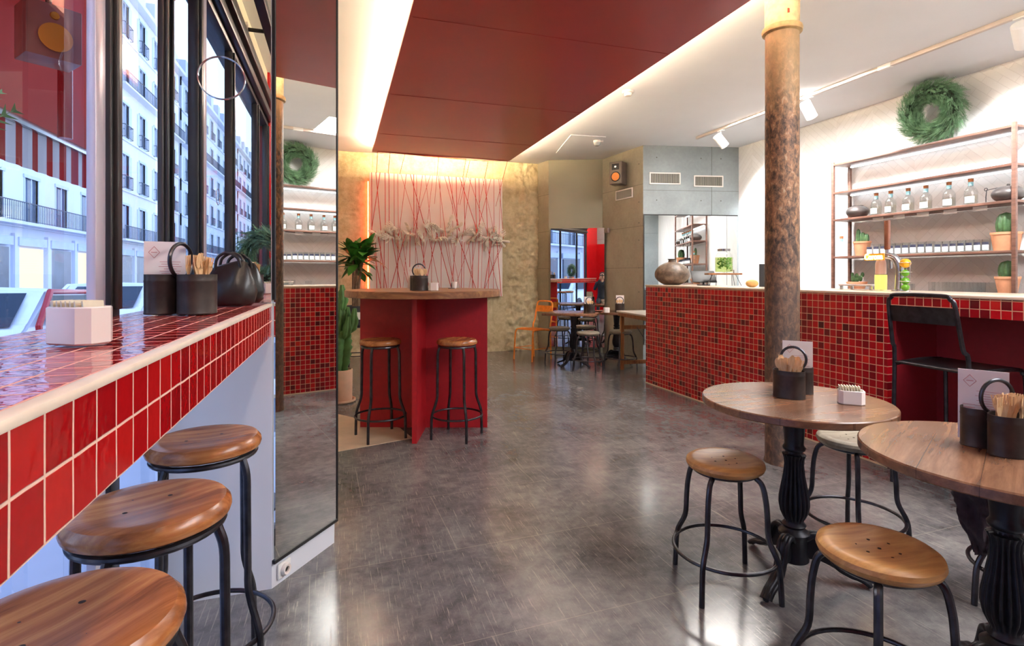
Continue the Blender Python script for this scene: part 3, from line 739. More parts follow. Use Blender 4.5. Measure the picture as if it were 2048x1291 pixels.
# red neon on left edge
tag(obj('neon_tube', tube(B(), [(AX0-.02, 8.43, AZ0+.1), (AX0-.02, 8.43, AZ1-.13)], .006, 10), emit('neon_red', (1, .10, .03), 26)), 'orange-red neon tube glowing down the left edge of the string artwork', 'neon light')

# ================================================================== CHAIRS
def chair(name, label, cat, loc, rz, m, zs=.45, zb=.82, w_=.36, dp=.36, group=None, rungs=True, slots=True):
    t = thing(name, label, cat, loc, rz, group); h = w_/2; r = .0115
    # backrest at local -x, seat towards +x
    P = [(-dp/2-.02, -h, 0), (-dp/2, -h, zs), (-dp/2-.03, -h+.01, zs+.12), (-dp/2-.07, -h+.02, zb-.06), (-dp/2-.075, -h+.04, zb-.02), (-dp/2-.078, -h+.08, zb)]
    Q = [(x, -y, z) for x, y, z in P[::-1]]
    obj('back_frame', tube(B(), curve(P+Q, 5), r, 10), m, t)
    for s in (-1, 1):
        a = curve([(-dp/2+.02, s*h, zs-.02), (0, s*h, zs-.004), (dp/2-.04, s*h, zs-.006), (dp/2-.005, s*h, zs-.03), (dp/2+.01, s*(h+.004), zs-.10), (dp/2+.03, s*(h+.01), 0)], 5)
        obj('front_leg', tube(B(), a, r, 10), m, t)
    pb = B(); n = 14; A = []
    z0, z1 = zb-.16, zb-.065
    for k in range(n+1):
        y = -h+.012+(w_-.024)*k/n; c = -.012*(1-(2*k/n-1)**2)
        A.append([pb.verts.new((-dp/2-.045-.02*(z-z0)/.1+c, y, z)) for z in (z0, (z0+z1)/2, z1)]+[pb.verts.new((-dp/2-.050-.02*(z-z0)/.1+c, y, z)) for z in (z1, (z0+z1)/2, z0)])
    for k in range(n):
        for j in range(6): pb.faces.new((A[k][j], A[k+1][j], A[k+1][(j+1)%6], A[k][(j+1)%6]))
    pb.faces.new(A[0]); pb.faces.new(A[-1][::-1])
    obj('back_plate', pb, m, t)
    sb = B(); N = 16; g = []
    for i in range(N+1):
        row = []
        for j in range(N+1):
            u = i/N*2-1; v = j/N*2-1; e = max(abs(u), abs(v))
            z = zs+.004-.012*(1-u*u)*(1-v*v)
            if e > .95: z -= .010
            row.append(sb.verts.new((u*(dp/2-.005), v*(h-.002), z)))
        g.append(row)
    fs = [sb.faces.new((g[i][j], g[i+1][j], g[i+1][j+1], g[i][j+1])) for i in range(N) for j in range(N)]
    bmesh.ops.solidify(sb, geom=fs, thickness=.004)
    obj('seat', sb, m, t)
    obj('stretcher', tube(B(), [(-dp/2, -h, zs-.01), (-dp/2, h, zs-.01)], .008, 8), m, t)
    if rungs:
        zr = zs*.38
        for s in (-1, 1): obj('stretcher', tube(B(), [(-dp/2-.012, s*h, zr), (dp/2+.022, s*(h+.006), zr)], .006, 8), m, t)
        obj('stretcher', tube(B(), [(dp/2+.022, -h, zr), (dp/2+.022, h, zr)], .006, 8), m, t)
    return t
chair('high_metal_chair', 'tall black metal chair with backrest pulled up to the red bar', 'bar chair', (*at(1912, 3.12), 0), R(-3), M_black, .735, 1.135, .42, .40)
chair('metal_chair', 'bright orange metal chair against the rough stone wall', 'chair', (*at(1066, 7.15*KD), 0), R(205), M_orange, .45, .85, .36, .36)
# stool holding the plant
ps = thing('plant_stool', 'black metal stool carrying the leafy plant pot behind the cactus', 'stool', (*at(712, 6.1*KD), 0), .3)
obj('seat', lathe(B(), [(0,.59), (.175,.59), (.178,.595), (.175,.60), (0,.60)], 40), M_black, ps)
for k in range(4):
    a = R(45)+k*pi/2; obj('leg', tube(B(), [(.15*cos(a), .15*sin(a), .59), (.165*cos(a), .165*sin(a), .3), (.21*cos(a), .21*sin(a), 0)], .010, 8), M_black, ps)
obj('foot_ring', tube(B(), circ(.172, 36, .24), .007, 8, True), M_black, ps)

# ================================================================== trestle table far right
tp = at(1300, 6.02*KD)
t = thing('trestle_table', 'wooden folding table with pale top and crossed wires, partly hidden by the bar', 'table', (*tp, 0), R(-6))
obj('tabletop', box(B(), (0,0,.765), (.50,.95,.02), bev=.003), simple('zinc_top', '#c9c4bb', .35, .3, .06, 6), t)
obj('apron', box(B(), (0,0,.730), (.47,.92,.045), bev=.003), W_trest, t)
for sx in (-1, 1):
    for sy in (-1, 1): obj('leg', box(B(), (sx*.20, sy*.40, .355), (.045,.035,.705), bev=.003), W_trest, t)
for sy in (-1, 1): obj('rail', box(B(), (0, sy*.40, .10), (.355,.028,.05), bev=.003), W_trest, t); obj('rail', box(B(), (0, sy*.40, .56), (.355,.028,.05), bev=.003), W_trest, t)
obj('brace', tube(B(), [(0,-.38,.12), (0,.38,.56)], .004, 6), M_black, t)

# ================================================================== CADDIES
def oval(bm, c, rx, ry, z0, z1, rz=0):
    prof = [(1, z0), (1.02, z0+.003), (1, z0+.006), (1, z1-.022), (1.015, z1-.019), (1, z1-.016), (1, z1), (.96, z1), (.96, z0+.01), (0, z0+.01)]
    q_ = Matrix.Rotation(rz, 4, 'Z')
    lathe(bm, [(0, z0)]+[(a*rx, z) for a, z in prof], 36, c, rot=q_ @ Matrix.Diagonal((1, ry/rx, 1, 1)))
    return bm
def caddy(loc, rz, label, rx=.062, ry=.045, sep_=.094, h=.115):
    t = thing('cutlery_caddy', label, 'cutlery caddy', loc, rz)
    obj('pot', oval(B(), (0, -sep_/2, 0), rx, ry, 0, h), M_pot, t); obj('pot', oval(B(), (0, sep_/2, 0), rx, ry, 0, h), M_pot, t)
    R0 = .050; zc = h+.040
    obj('ring_handle', tube(B(), [(R0*cos(a*pi/20), 0, zc+R0*sin(a*pi/20)) for a in range(40)], .0055, 10, True), M_black, t)
    obj('handle_post', tube(B(), [(0,0,h-.06), (0,0,zc-R0+.001)], .006, 8), M_black, t)
    return t
def fork_bm():
    bm = B(); n = 10
    pts = [(.0045, -.145), (.004, -.06), (.0045, -.035), (.010, -.018), (.0125, -.004)]
    L = [( -x, z) for x, z in pts]+[(x, z) for x, z in pts[::-1]]
    A = [bm.verts.new((x, -.0007, z)) for x, z in L]; D = [bm.verts.new((x, .0007, z)) for x, z in L]
    bm.faces.new(A); bm.faces.new(D[::-1])
    for i in range(len(L)): j = (i+1)%len(L); bm.faces.new((A[i], A[j], D[j], D[i]))
    for k in range(4):
        x = -.0095+k*.0063; box(bm, (x, 0, .008), (.0036, .0014, .030))
    return bm
def spoon_bm():
    bm = B(); bx(bm, -.004, .004, -.0007, .0007, -.145, -.018)
    lathe(bm, [(0, -.0016), (.012, -.0008), (.0155, .001), (.0135, .0012), (0, .0002)], 20, (0, 0, .0), rot=Matrix.Rotation(R(90), 4, 'X') @ Matrix.Diagonal((1, 1.45, 1, 1)))
    return bm
fork_me = obj('wooden_fork', fork_bm(), W_spoon); spoon_me = obj('wooden_spoon', spoon_bm(), W_spoon)
first_u = {'f': fork_me, 's': spoon_me}
ORD = ['first','second','third','fourth','fifth','sixth','seventh','eighth','ninth','tenth','eleventh','twelfth','thirteenth','fourteenth','fifteenth','sixteenth','seventeenth']
def utensils(loc, rz, c, n, rx, ry, h, kinds, where, rn_, sc=1.0):
    for i in range(n):
        k = kinds[i % len(kinds)]; src = fork_me if k == 'f' else spoon_me
        if first_u.get(k) is not None: o = first_u[k]; first_u[k] = None
        else: o = src.copy(); C.objects.link(o)
        nm = 'wooden fork' if k == 'f' else 'wooden spoon'; idx = sum(1 for j in range(i) if kinds[j % len(kinds)] == k)
        u = (i+.5)/n*2-1; lx = u*rx*.74; ly = rn_.uniform(-1, 1)*ry*.55*math.sqrt(max(0, 1-u*u))
        x = c[0]+lx; y = c[1]+ly
        o.location = (loc[0]+x*cos(rz)-y*sin(rz), loc[1]+x*sin(rz)+y*cos(rz), loc[2]+h+.028+rn_.uniform(-.006, .012))
        o.rotation_euler = (rn_.uniform(-.12, .12), u*.18+rn_.uniform(-.06, .06), rz+rn_.uniform(-.7, .7)); o.scale = (sc,)*3
        tag(o, '%s %s from the left in the pot %s' % (ORD[idx], nm, where), nm.split()[1], '%ss in the pot %s' % (nm, where))
def menu(loc, rz, w_, h_, label, tilt=.12, nl=16, n=3):
    t = thing('menu_stack', label, 'menus', loc, rz)
    pb = B(); 
    for k in range(n): box(pb, (0, k*.0016, h_/2), (w_, .0012, h_), rot=Matrix.Rotation(0, 4, 'X'))
    sh = obj('sheets', pb, M_paper, t)
    lb = B()
    for i in range(nl):
        z = h_*(.70-.034*i); ww = w_*(.50, .42, .55, .30)[i % 4]; box(lb, (w_*.12, -.0012, z), (ww, .0005, .0011))
    for i in range(3): box(lb, (-w_*.28, -.0012, h_*(.5-.045*i)), (w_*.25, .0005, .0012))
    obj('printed_lines', lb, M_ink, sh)
    db = B(); cx_, cz = -w_*.26, h_*.84; a_, b_ = w_*.13, h_*.085
    Q = [(cx_-a_, cz), (cx_, cz+b_), (cx_+a_, cz), (cx_, cz-b_)]
    for (xa, za), (xb, zb) in zip(Q, Q[1:]+Q[:1]): box(db, ((xa+xb)/2, -.0012, (za+zb)/2), (math.hypot(xa-xb, za-zb), .0006, .0012), rot=Matrix.Rotation(-math.atan2(zb-za, xb-xa), 4, 'Y'))
    box(db, (cx_, -.0012, cz), (a_*1.1, .0005, .0018)); obj('emblem', db, M_ink, sh)
    t.rotation_euler = (tilt, 0, rz); return t
def sugar_box(loc, rz, label, w_=.085, d_=.062, h_=.058, n=9, where=''):
    t = thing('sugar_caddy', label, 'sugar holder', loc, rz)
    bm = B(); c_ = .015; rings = []
    def octo(w, d, z): return [bm.verts.new((x, y, z)) for x, y in ((-w/2+c_,-d/2), (w/2-c_,-d/2), (w/2,-d/2+c_), (w/2,d/2-c_), (w/2-c_,d/2), (-w/2+c_,d/2), (-w/2,d/2-c_), (-w/2,-d/2+c_))]
    for w, d, z in ((w_-.006,d_-.006,0), (w_,d_,.003), (w_,d_,h_-.002), (w_-.003,d_-.003,h_), (w_-.008,d_-.008,h_-.001), (w_-.008,d_-.008,.006)): rings.append(octo(w, d, z))
    bm.faces.new(rings[0][::-1]); bm.faces.new(rings[-1])
    for a, b in zip(rings, rings[1:]):
        for k in range(8): bm.faces.new((a[k], a[(k+1)%8], b[(k+1)%8], b[k]))
    obj('box', bm, M_porc, t)
    pc = simple('sachet_paper', '#e6dcc4', .7, 0, .12, 30)
    for i in range(n):
        x = -w_/2+.012+(w_-.024)*i/(n-1)
        o = obj('sugar_sachet', box(B(), (0, 0, .033), (.0035, .034 if i in (0, n-1) else .044, .062)), pc)
        o.location = (loc[0]+x*cos(rz), loc[1]+x*sin(rz), loc[2]+.0075); o.rotation_euler = (0, R(-6), rz)
        tag(o, ORD[i]+' sugar sachet from the left in the holder '+where, 'sugar sachet', 'sugar sachets in the white holder '+where)
    return t
rr = random.Random(11)
CT = 1.136
def set_caddy(pa, pb, z, label, where, n, kinds, mn, mw=.105, mh=.20, dx=0, sc=1.0):
    """pa: pot with cutlery, pb: pot with menus"""
    rz = math.atan2(pb[1]-pa[1], pb[0]-pa[0])-pi/2; c = ((pa[0]+pb[0])/2, (pa[1]+pb[1])/2, z)
    sp = math.hypot(pa[0]-pb[0], pa[1]-pb[1])
    t = caddy(c, rz, label, sep_=sp, ry=min(.047, sp/2-.002)); 
    utensils(c, rz, (0, -sp/2), n, .062, .045, .115, kinds, where, rr)
    if mn:
        b = -math.atan2(c[0], c[1])
        menu((pb[0]+dx*cos(b), pb[1]+dx*sin(b), z+.012), b, mw, mh, mn, tilt=-.05)
    return t
set_caddy((-.395, 1.795), (-.487, 1.830), CT, 'twin oval black cutlery caddy with ring handle on the window counter', 'on the window counter', 15, 'fffsf', 'white menu sheets with red print in the caddy on the window counter')
set_caddy(at(1578, 2.27), at(1595, 2.365), TZ, 'twin oval black cutlery caddy with ring handle on the farther round front table', 'on the farther round front table', 14, 'sfs', 'white menu sheets with red print in the caddy on the farther round front table', .118, .212)
set_caddy(at(2024, 1.545), at(1966, 1.635), TZ, 'twin oval black cutlery caddy cut by the right picture edge', 'on the cropped front table', 16, 'ffs', 'white menu sheets with red diamond emblem on the cropped front table', .118, .212)
set_caddy(at(840, 4.15), at(836, 4.25), 1.128, 'black cutlery caddy with ring handle at the centre of the high round table', 'on the high round table', 9, 'ss', 'white menu sheet behind the spoons on the high round table', .10, .17, -.03)
set_caddy(at(1181, 6.55*KD), at(1176, 6.65*KD), TZ, 'small black cutlery caddy on the rear square table', 'on the rear square table', 3, 's', 'pale menus in the caddy on the rear square table', .10, .20)
set_caddy(at(1239, 6.65*KD), at(1240, 6.75*KD), TZ, 'small black cutlery caddy on the rear round table', 'on the rear round table', 3, 's', 'pale menus in the caddy on the rear round table', .11, .215)
# second caddy mostly hidden behind the high table's rim
t = thing('ring_holder', 'little black ring handle of a holder at the far side of the high round table', 'holder', (*at(903, 4.75), 1.128), -.3)
obj('base', lathe(B(), [(0,0), (.03,0), (.03,.006), (0,.006)], 20), M_black, t); obj('ring', tube(B(), [(0, .022*cos(a*pi/12), .028+.022*sin(a*pi/12)) for a in range(24)], .003, 8, True), M_black, t)
t = thing('glass_tumbler', 'small pale tumbler at the far side of the high round table', 'tumbler', (*at(908, 4.85), 1.128)); obj('cup', lathe(B(), [(0,0), (.022,0), (.026,.06), (.024,.06), (.020,.004), (0,.004)], 20), M_porc, t)
sugar_box((*at(160, .80*KD), CT), R(-33), 'white ceramic sugar holder nearest the viewer on the window counter', .092, .062, .062, 8, where='on the window counter')
sugar_box((*at(1702, 2.16), TZ), R(-40), 'white ceramic sugar holder on the farther round front table', .092, .062, .055, 8, where='on the farther round front table')
sugar_box((*at(867, 4.15), 1.128), R(-8), 'white ceramic sugar holder beside the caddy on the high round table', .075, .06, .06, 5, where='on the high round table')
sugar_box((*at(1213, 6.55*KD), TZ), R(-20), 'white ceramic holder at the edge of the rear square table', .08, .06, .07, 5, where='on the rear square table')
# handbag on the counter beside the mirror
t = thing('handbag', 'slouching black leather handbag on the window counter against the mirror', 'bag', (-.385, 2.235, CT), R(-10))
bm = B(); n = 28; rings = []
for zi, (z, a, b) in enumerate(((0,.075,.05), (.012,.088,.062), (.05,.094,.066), (.09,.088,.056), (.125,.072,.038), (.15,.058,.022), (.158,.045,.010))):
    rings.append([bm.verts.new((a*cos(2*pi*k/n)*(1+.10*noise.noise(Vector((k*.7,z*30,1)))), b*sin(2*pi*k/n)*(1+.22*noise.noise(Vector((k*.5,z*22,5)))), z+(.012*cos(2*pi*k/n) if z > .1 else 0))) for k in range(n)])
bm.faces.new(rings[0][::-1]); bm.faces.new(rings[-1])
for i in range(len(rings)-1):
    for k in range(n): bm.faces.new((rings[i][k], rings[i][(k+1)%n], rings[i+1][(k+1)%n], rings[i+1][k]))
obj('body', bm, M_leather, t, ang=60)
for y in (-.018, .018): obj('handle', tube(B(), curve([(-.045,y,.13), (-.035,y*1.3,.175), (0,y*1.5,.195), (.035,y*1.3,.175), (.045,y,.13)], 6), .0055, 8), M_leather, t)
# wreath builder
def wreath(R_, r_, n, seed, sz=.045):
    rn = random.Random(seed); bm = B()
    for i in range(n):
        a = rn.uniform(0, 2*pi); b = rn.uniform(0, 2*pi); rr_ = r_*rn.uniform(.3, 1)
        c = Vector(((R_+rr_*cos(b))*cos(a), rr_*sin(b)*.8, (R_+rr_*cos(b))*sin(a)))
        out = Vector((cos(b)*cos(a), sin(b), cos(b)*sin(a))); tan = Vector((-sin(a), 0, cos(a)))
        d = (out*rn.uniform(.5, 1)+tan*1.0+Vector((rn.uniform(-.4,.4), rn.uniform(-.4,.4), rn.uniform(-.4,.4)))).normalized()
        L = sz*rn.uniform(.7, 1.5); s = d.cross(Vector((rn.uniform(-1,1), rn.uniform(-1,1), rn.uniform(-1,1)))).normalized(); u = d.cross(s)
        # a little fir sprig: spine with paired needles
        for k in range(7):
            p = c+d*L*k/7; w_ = L*.30*(1-k/9)
            for sg in (-1, 1):
                tip = p+(s*sg*.8+d*.7+u*.25).normalized()*w_*1.3; e = d*.0022+u*.0012
                bm.faces.new([bm.verts.new(v) for v in (p-e, p+e, tip)])
        e = s*.0014; bm.faces.new([bm.verts.new(v) for v in (c-e, c+e, c+d*L)])
    return bm
def add_wreath(loc, R_, r_, n, label, rz, seed, sz):
    t = thing('fir_wreath', label, 'wreath', loc, rz)
    w = obj('foliage', wreath(R_, r_, n, seed, sz), M_fir, t, ang=180)
    obj('hoop', tube(B(), [(R_*cos(a*pi/20), 0, R_*sin(a*pi/20)) for a in range(40)], r_*.42, 10, True), simple('twig_core', '#2f3d2a', .9, 0, .3, 40), t)
    return t
XS = 5.33
add_wreath((5.36, 3.67, 2.79), .198, .098, 3000, 'round green fir wreath leaning on the wall on top of the bar shelves', R(90), 3, .06).rotation_euler = (R(-8), 0, R(90))
wl = rm(-.50, .50)
add_wreath((wl[0], wl[1], CT+.24), .145, .065, 1500, 'round green fir wreath on the window counter, seen in the mirrors', R(28), 5, .045)
t = thing('wreath_planter', 'small reddish clay trough under the counter wreath', 'planter', (wl[0], wl[1], CT), R(28)); obj('trough', bx(B(), -.10, .10, -.04, .04, 0, .045, .006), M_terra, t)

# ================================================================== SHELVING BEHIND THE BAR
SY0, SY1, SX0, SX1 = 2.93, 4.66, 5.245, 5.52
t = thing('bar_shelves', 'tall brown open shelving unit on the white tiled wall behind the bar', 'shelving', (0,0,0))
for y in (SY0, SY1-.03):
    for x in (SX0, SX1-.03): obj('upright', bx(B(), x, x+.028, y, y+.03, .9, 2.50, .002), W_shelf, t)
SZ = [2.48, 2.165, 1.865, 1.452, 1.085]
for z in SZ: obj('shelf', bx(B(), SX0, SX1, SY0+.002, SY1-.002, z-.022, z, .002), W_shelf, t)
LS = emit('cool_shelf_led', (.9, .95, 1), 4)
for z in SZ[:2]: obj('light_strip', bx(B(), SX1-.06, SX1-.04, SY0+.05, SY1-.06, z-.034, z-.022), LS, t)
t = thing('back_counter', 'low dark counter under the bar shelves', 'counter', (0,0,0)); obj('body', bx(B(), 5.0, 5.54, -.5, 6.2, 0, .85, .004), M_dark, t); obj('top', bx(B(), 4.97, 5.54, -.5, 6.25, .85, .89, .004), M_steel, t)
Z1, Z2, Z3, Z4, Z5 = SZ
def bottle(name, label, loc, neckm, group=None, s=1.0):
    t = thing(name, label, 'bottle', loc, 0, group)
    gb = obj('glass_body', lathe(B(), [(0,.004), (.045*s,.0), (.050*s,.006), (.050*s,.115*s), (.046*s,.135*s), (.026*s,.165*s), (.018*s,.178*s), (.017*s,.205*s), (.014*s,.205*s), (.014*s,.18*s), (.022*s,.163*s), (.042*s,.133*s), (.046*s,.113*s), (.046*s,.012), (0,.010)], 32), M_gls, t)
    obj('contents', lathe(B(), [(0,.014), (.0445*s,.014), (.0445*s,.09*s), (0,.09*s)], 28), glassmat('spirit', (.985,.98,.93,1), 1.33), gb)
    obj('neck_wrap', lathe(B(), [(.0185*s,.172*s), (.0185*s,.212*s)], 24), neckm, t)
    obj('stopper', lathe(B(), [(0,.206*s), (.019*s,.206*s), (.020*s,.235*s), (0,.235*s)], 24), M_cork, t)
    lb = B(); n = 10; a0 = pi-.75; a1 = pi+.75; r0 = .0508*s
    V = [[lb.verts.new((r0*cos(a0+(a1-a0)*k/n), r0*sin(a0+(a1-a0)*k/n), z)) for z in (.02*s, .075*s)] for k in range(n+1)]
    for k in range(n): lb.faces.new((V[k][0], V[k+1][0], V[k+1][1], V[k][1]))
    obj('paper_label', lb, M_lblue, gb); return t
bp = None
for i, y in enumerate((4.20, 4.045, 3.868, 3.70, 3.495, 3.315)):
    lb = ['first clear corked bottle from the left, next to the dark pot', 'second clear corked bottle from the left on the middle bar shelf', 'third clear corked bottle from the left on the middle bar shelf', 'fourth clear corked bottle from the left on the middle bar shelf', 'fifth clear corked bottle from the left, after the gap on the middle bar shelf', 'last clear corked bottle, nearest the dark teapot on the middle bar shelf'][i]
    if i == 0: bp = bottle('spirit_bottle', lb, (5.34, y, Z3), M_teal, 'clear corked bottles on the bar shelf')
    else: dup(bp, (5.34, y, Z3), .1*i-.2, lb)
bottle('spirit_bottle', 'slim pale green bottle at the left end of the glass shelf', (5.30, 4.575, Z4), M_teal, s=.95)
# pots
t = thing('dark_pot', 'round dark metal pot at the left end of the middle bar shelf', 'pot', (5.36, 4.43, Z3))
M_dpot = simple('dark_glazed_pot', '#4b4442', .38, .15, .35, 12, .2)
obj('body', lathe(B(), sm([(0,0), (.05,0), (.085,.02), (.108,.055), (.105,.085), (.08,.115), (.05,.125)])+[(.048,.118), (0,.118)], 48), M_dpot, t); obj('rim', lathe(B(), [(.045,.123), (.055,.123), (.055,.132), (.045,.132)], 30), M_dpot, t)
t = thing('dark_teapot', 'dark squat teapot with long wire handle at the right end of the middle bar shelf', 'teapot', (5.36, 3.045, Z3))
obj('body', lathe(B(), sm([(0,0), (.055,0), (.095,.025), (.112,.06), (.10,.095), (.06,.125), (0,.132)]), 48), M_dpot, t); obj('knob', ball(B(), (0,0,.14), .012), M_dpot, t)
obj('handle', tube(B(), [(0,0,.135), (0,.06,.128), (0,.16,.118), (0,.165,.06), (0,.165,0.004)], .0035, 8), M_dark, t); obj('handle_loop', tube(B(), [(0,.165+.012*cos(a*pi/8),.125+.012*sin(a*pi/8)) for a in range(16)], .003, 6, True), M_dark, t)
def flowerpot(bm, r0, r1, h): return lathe(bm, [(0,0), (r0,0), (r1,h-.02), (r1+.004,h-.02), (r1+.005,h), (r1-.008,h), (r1-.010,h-.015), (0,h-.015)], 36)
def cactus_col(bm, c, r, h, ribs=9, lean=(0,0)):
    n = ribs*6; rings = []; K = 12
    for i in range(K+1):
        f_ = i/K; z = h*f_; rr_ = r*(.82+.18*sin(pi*min(1,f_*1.2)))*(math.sqrt(max(0, 1-((f_-.75)/.25)**2)) if f_ > .75 else 1)
        rings.append([bm.verts.new((c[0]+lean[0]*f_+rr_*(1+.12*cos(ribs*a))*cos(a), c[1]+lean[1]*f_+rr_*(1+.12*cos(ribs*a))*sin(a), c[2]+z)) for a in (2*pi*k/n for k in range(n))])
    for i in range(K):
        for k in range(n): bm.faces.new((rings[i][k], rings[i][(k+1)%n], rings[i+1][(k+1)%n], rings[i+1][k]))
    bmesh.ops.remove_doubles(bm, verts=bm.verts, dist=1e-5); return bm
def potted(label, loc, pot, cols, m=M_cact2, pads=None, pm=M_terra):
    t = thing('potted_cactus', label, 'potted cactus', loc)
    po = obj('pot', flowerpot(B(), *pot), pm, t); obj('soil', lathe(B(), [(0,pot[2]-.014), (pot[1]-.011,pot[2]-.014)], 24), M_soil, po)
    for c in cols: obj('stem', cactus_col(B(), (c[0], c[1], pot[2]-.02), c[2], c[3]), m, t, ang=80)
    for p in pads or []: obj('pad', ball(B(), (p[0], p[1], pot[2]+p[2]), p[3], (.35, 1, 1.25)), m, t)
    return t
potted('terracotta pot with three columnar cacti beside the slim bottle', (5.36, 4.375, Z4), (.060, .080, .155), [(0,.045,.022,.16), (0,-.005,.026,.12), (0,-.05,.022,.10)])
potted('large pale pot with a tall ribbed cactus, right end of the glass shelf', (5.36, 3.06, Z4), (.082, .100, .155), [(0,0,.062,.19)])
potted('low terracotta bowl with prickly pear pads on the lowest shelf', (5.36, 4.44, Z5), (.068, .095, .090), [], M_cact2, [(0,.04,.03,.030), (0,0,.06,.026), (0,0,.02,.028), (0,-.045,.035,.026), (.01,-.06,.075,.022), (0,.05,.075,.02)])
potted('orange clay pot with a small spotted cactus at the right end of the lowest shelf', (5.36, 3.05, Z5), (.060, .082, .150), [(0,0,.056,.155)], M_cact2)
# labelled tumblers
def tumbler(name, label, loc, group, lab=True, s=1.0):
    t = thing(name, label, 'glass', loc, 0, group)
    gc = obj('glass_cup', lathe(B(), [(0,0), (.030*s,0), (.033*s,.115*s), (.031*s,.115*s), (.028*s,.008), (0,.008)], 24), M_gls, t)
    if lab:
        for z0, z1, m_, nm in ((.062, .088, M_navy, 'dark_band'), (.012, .062, M_lblue, 'white_band')):
            lb = B(); n = 8; a0 = pi-1.0; V = [[lb.verts.new(((.0325+.002*z/.1)*s*cos(a0+2.0*k/n), (.0325+.002*z/.1)*s*sin(a0+2.0*k/n), z*s)) for z in (z0, z1)] for k in range(n+1)]
            for k in range(n): lb.faces.new((V[k][0], V[k+1][0], V[k+1][1], V[k][1]))
            obj(nm, lb, m_, gc)
    return t
g0 = 'labelled tumblers left of the tap handle on the bar shelf'; g1 = 'labelled tumblers near the big cactus pot on the bar shelf'
tb = tumbler('labelled_tumbler', 'first labelled tumbler from the left, beside the cactus pot on the glass shelf', (5.31, 4.24, Z4), g0)
for i, y in enumerate((4.165, 4.09, 4.015, 3.94, 3.865, 3.79, 3.715, 3.64)): dup(tb, (5.31, y, Z4), .0, ORD[i+1]+' labelled tumbler from the left in the left group on the glass shelf')
for i, y in enumerate((3.565, 3.50, 3.435, 3.37, 3.305, 3.24, 3.175)): dup(tb, (5.31, y, Z4), .0, ORD[i]+' labelled tumbler from the left in the right group on the glass shelf', g1, sc=.9)
gb_ = tumbler('plain_tumbler', 'first plain tumbler from the left in the back row of the glass shelf', (5.42, 4.2, Z4), 'plain tumblers in the back row on the glass shelf', False)
for i in range(13): dup(gb_, (5.42, 4.12-i*.078, Z4), 0, ORD[i+1]+' plain tumbler from the left in the back row of the glass shelf')
gl = tumbler('water_glass', 'first clear glass from the left in the row on the lowest shelf', (5.30, 3.62, Z5), 'clear glasses in a row on the lowest shelf', False, .85)
for i in range(14): dup(gl, (5.30+.09*(i%2), 3.62-.032*(i+1), Z5), 0, ORD[i+1]+' clear glass from the left in the row on the lowest shelf')
dup(gl, (5.30, 3.80, Z5), 0, 'right of two small clear glasses behind the limes on the lowest shelf', 'pair of small clear glasses behind the limes', .8); dup(gl, (5.36, 3.86, Z5), 0, 'left of two small clear glasses behind the limes on the lowest shelf', 'pair of small clear glasses behind the limes', .8)
# price tags under the shelf
tgx = obj('price_card', box(B(), (0,0,0), (.004,.11,.040)), M_white, loc=(5.30, 4.15, Z3-.045)); tag(tgx, 'first little white card from the left hanging under the middle bar shelf', 'card', 'white cards under the middle bar shelf')
for i, y in enumerate((3.93, 3.70, 3.46, 3.22)): c_ = tgx.copy(); C.objects.link(c_); c_.location = (5.30, y, Z3-.042); c_['label'] = ORD[i+1]+' little white card from the left hanging under the middle bar shelf'

# ================================================================== THINGS ON THE BAR
BZ = 1.133
t = thing('clay_vase', 'big squat round brown vase with narrow neck on the far end of the bar', 'vase', (3.66, 5.36, BZ))
obj('body', lathe(B(), sm([(0,0), (.075,0), (.13,.025), (.18,.07), (.195,.115), (.185,.165), (.145,.215), (.085,.25), (.045,.262)])+[(.04,.285), (.052,.298), (.04,.296), (.030,.28), (.03,.26), (0,.26)], 64), simple('speckled_clay', '#5f5043', .45, 0, .55, 22, .4), t)
t = thing('tablet', 'tablet on a sloping stand on the bar between vase and drinks jar', 'tablet', (3.80, 4.98, BZ), R(-25))
obj('screen', box(B(), (0,0,.095), (.25,.012,.18), rot=Matrix.Rotation(R(-48), 4, 'X'), bev=.003), M_dark, t); obj('bezel', box(B(), (0,-.006,.092), (.225,.006,.155), rot=Matrix.Rotation(R(-48), 4, 'X')), simple('tablet_face', '#5a2f35', .5, 0, .1, 3), t)
obj('stand', lathe(B(), [(0,0), (.07,0), (.07,.008), (.012,.012), (.012,.07), (0,.07)], 24), M_black, t)
dl = (3.90, 4.774, BZ)
t = thing('jar_stand', 'small wooden stand on thin black wire legs on the bar', 'stand', dl, R(-25))
obj('board', box(B(), (-.01,0,.125), (.34,.19,.018), bev=.003), W_trest, t)
for sx in (-1, 1):
    for k in (-.02,.02): obj('wire_leg', tube(B(), [(sx*.10+k, 0, .117), (sx*.13+k*2.4, 0, 0)], .003, 6), M_black, t)
    obj('wire_leg', tube(B(), [(sx*.11, .07, .117), (sx*.13, .08, 0)], .003, 6), M_black, t)
t = thing('drinks_jar', 'large glass drinks jar filled with mint leaves and liquid on the wooden stand', 'drinks jar', (dl[0], dl[1], BZ+.135))
obj('glass', lathe(B(), [(0,0), (.085,0), (.092,.02), (.092,.16), (.082,.195), (.062,.215), (.062,.235), (.058,.235), (.058,.215), (.078,.19), (.088,.16), (.088,.02), (0,.006)], 40), M_gls, t)
obj('lid', lathe(B(), [(0,.232), (.064,.232), (.066,.255), (0,.258)], 36), M_steel, t)
obj('drink', lathe(B(), [(0,.008), (.086,.012), (.086,.165), (0,.166)], 36), glassmat('mint_water', (.80,.86,.52,1), 1.33), t)
bm = B(); r_ = random.Random(4)
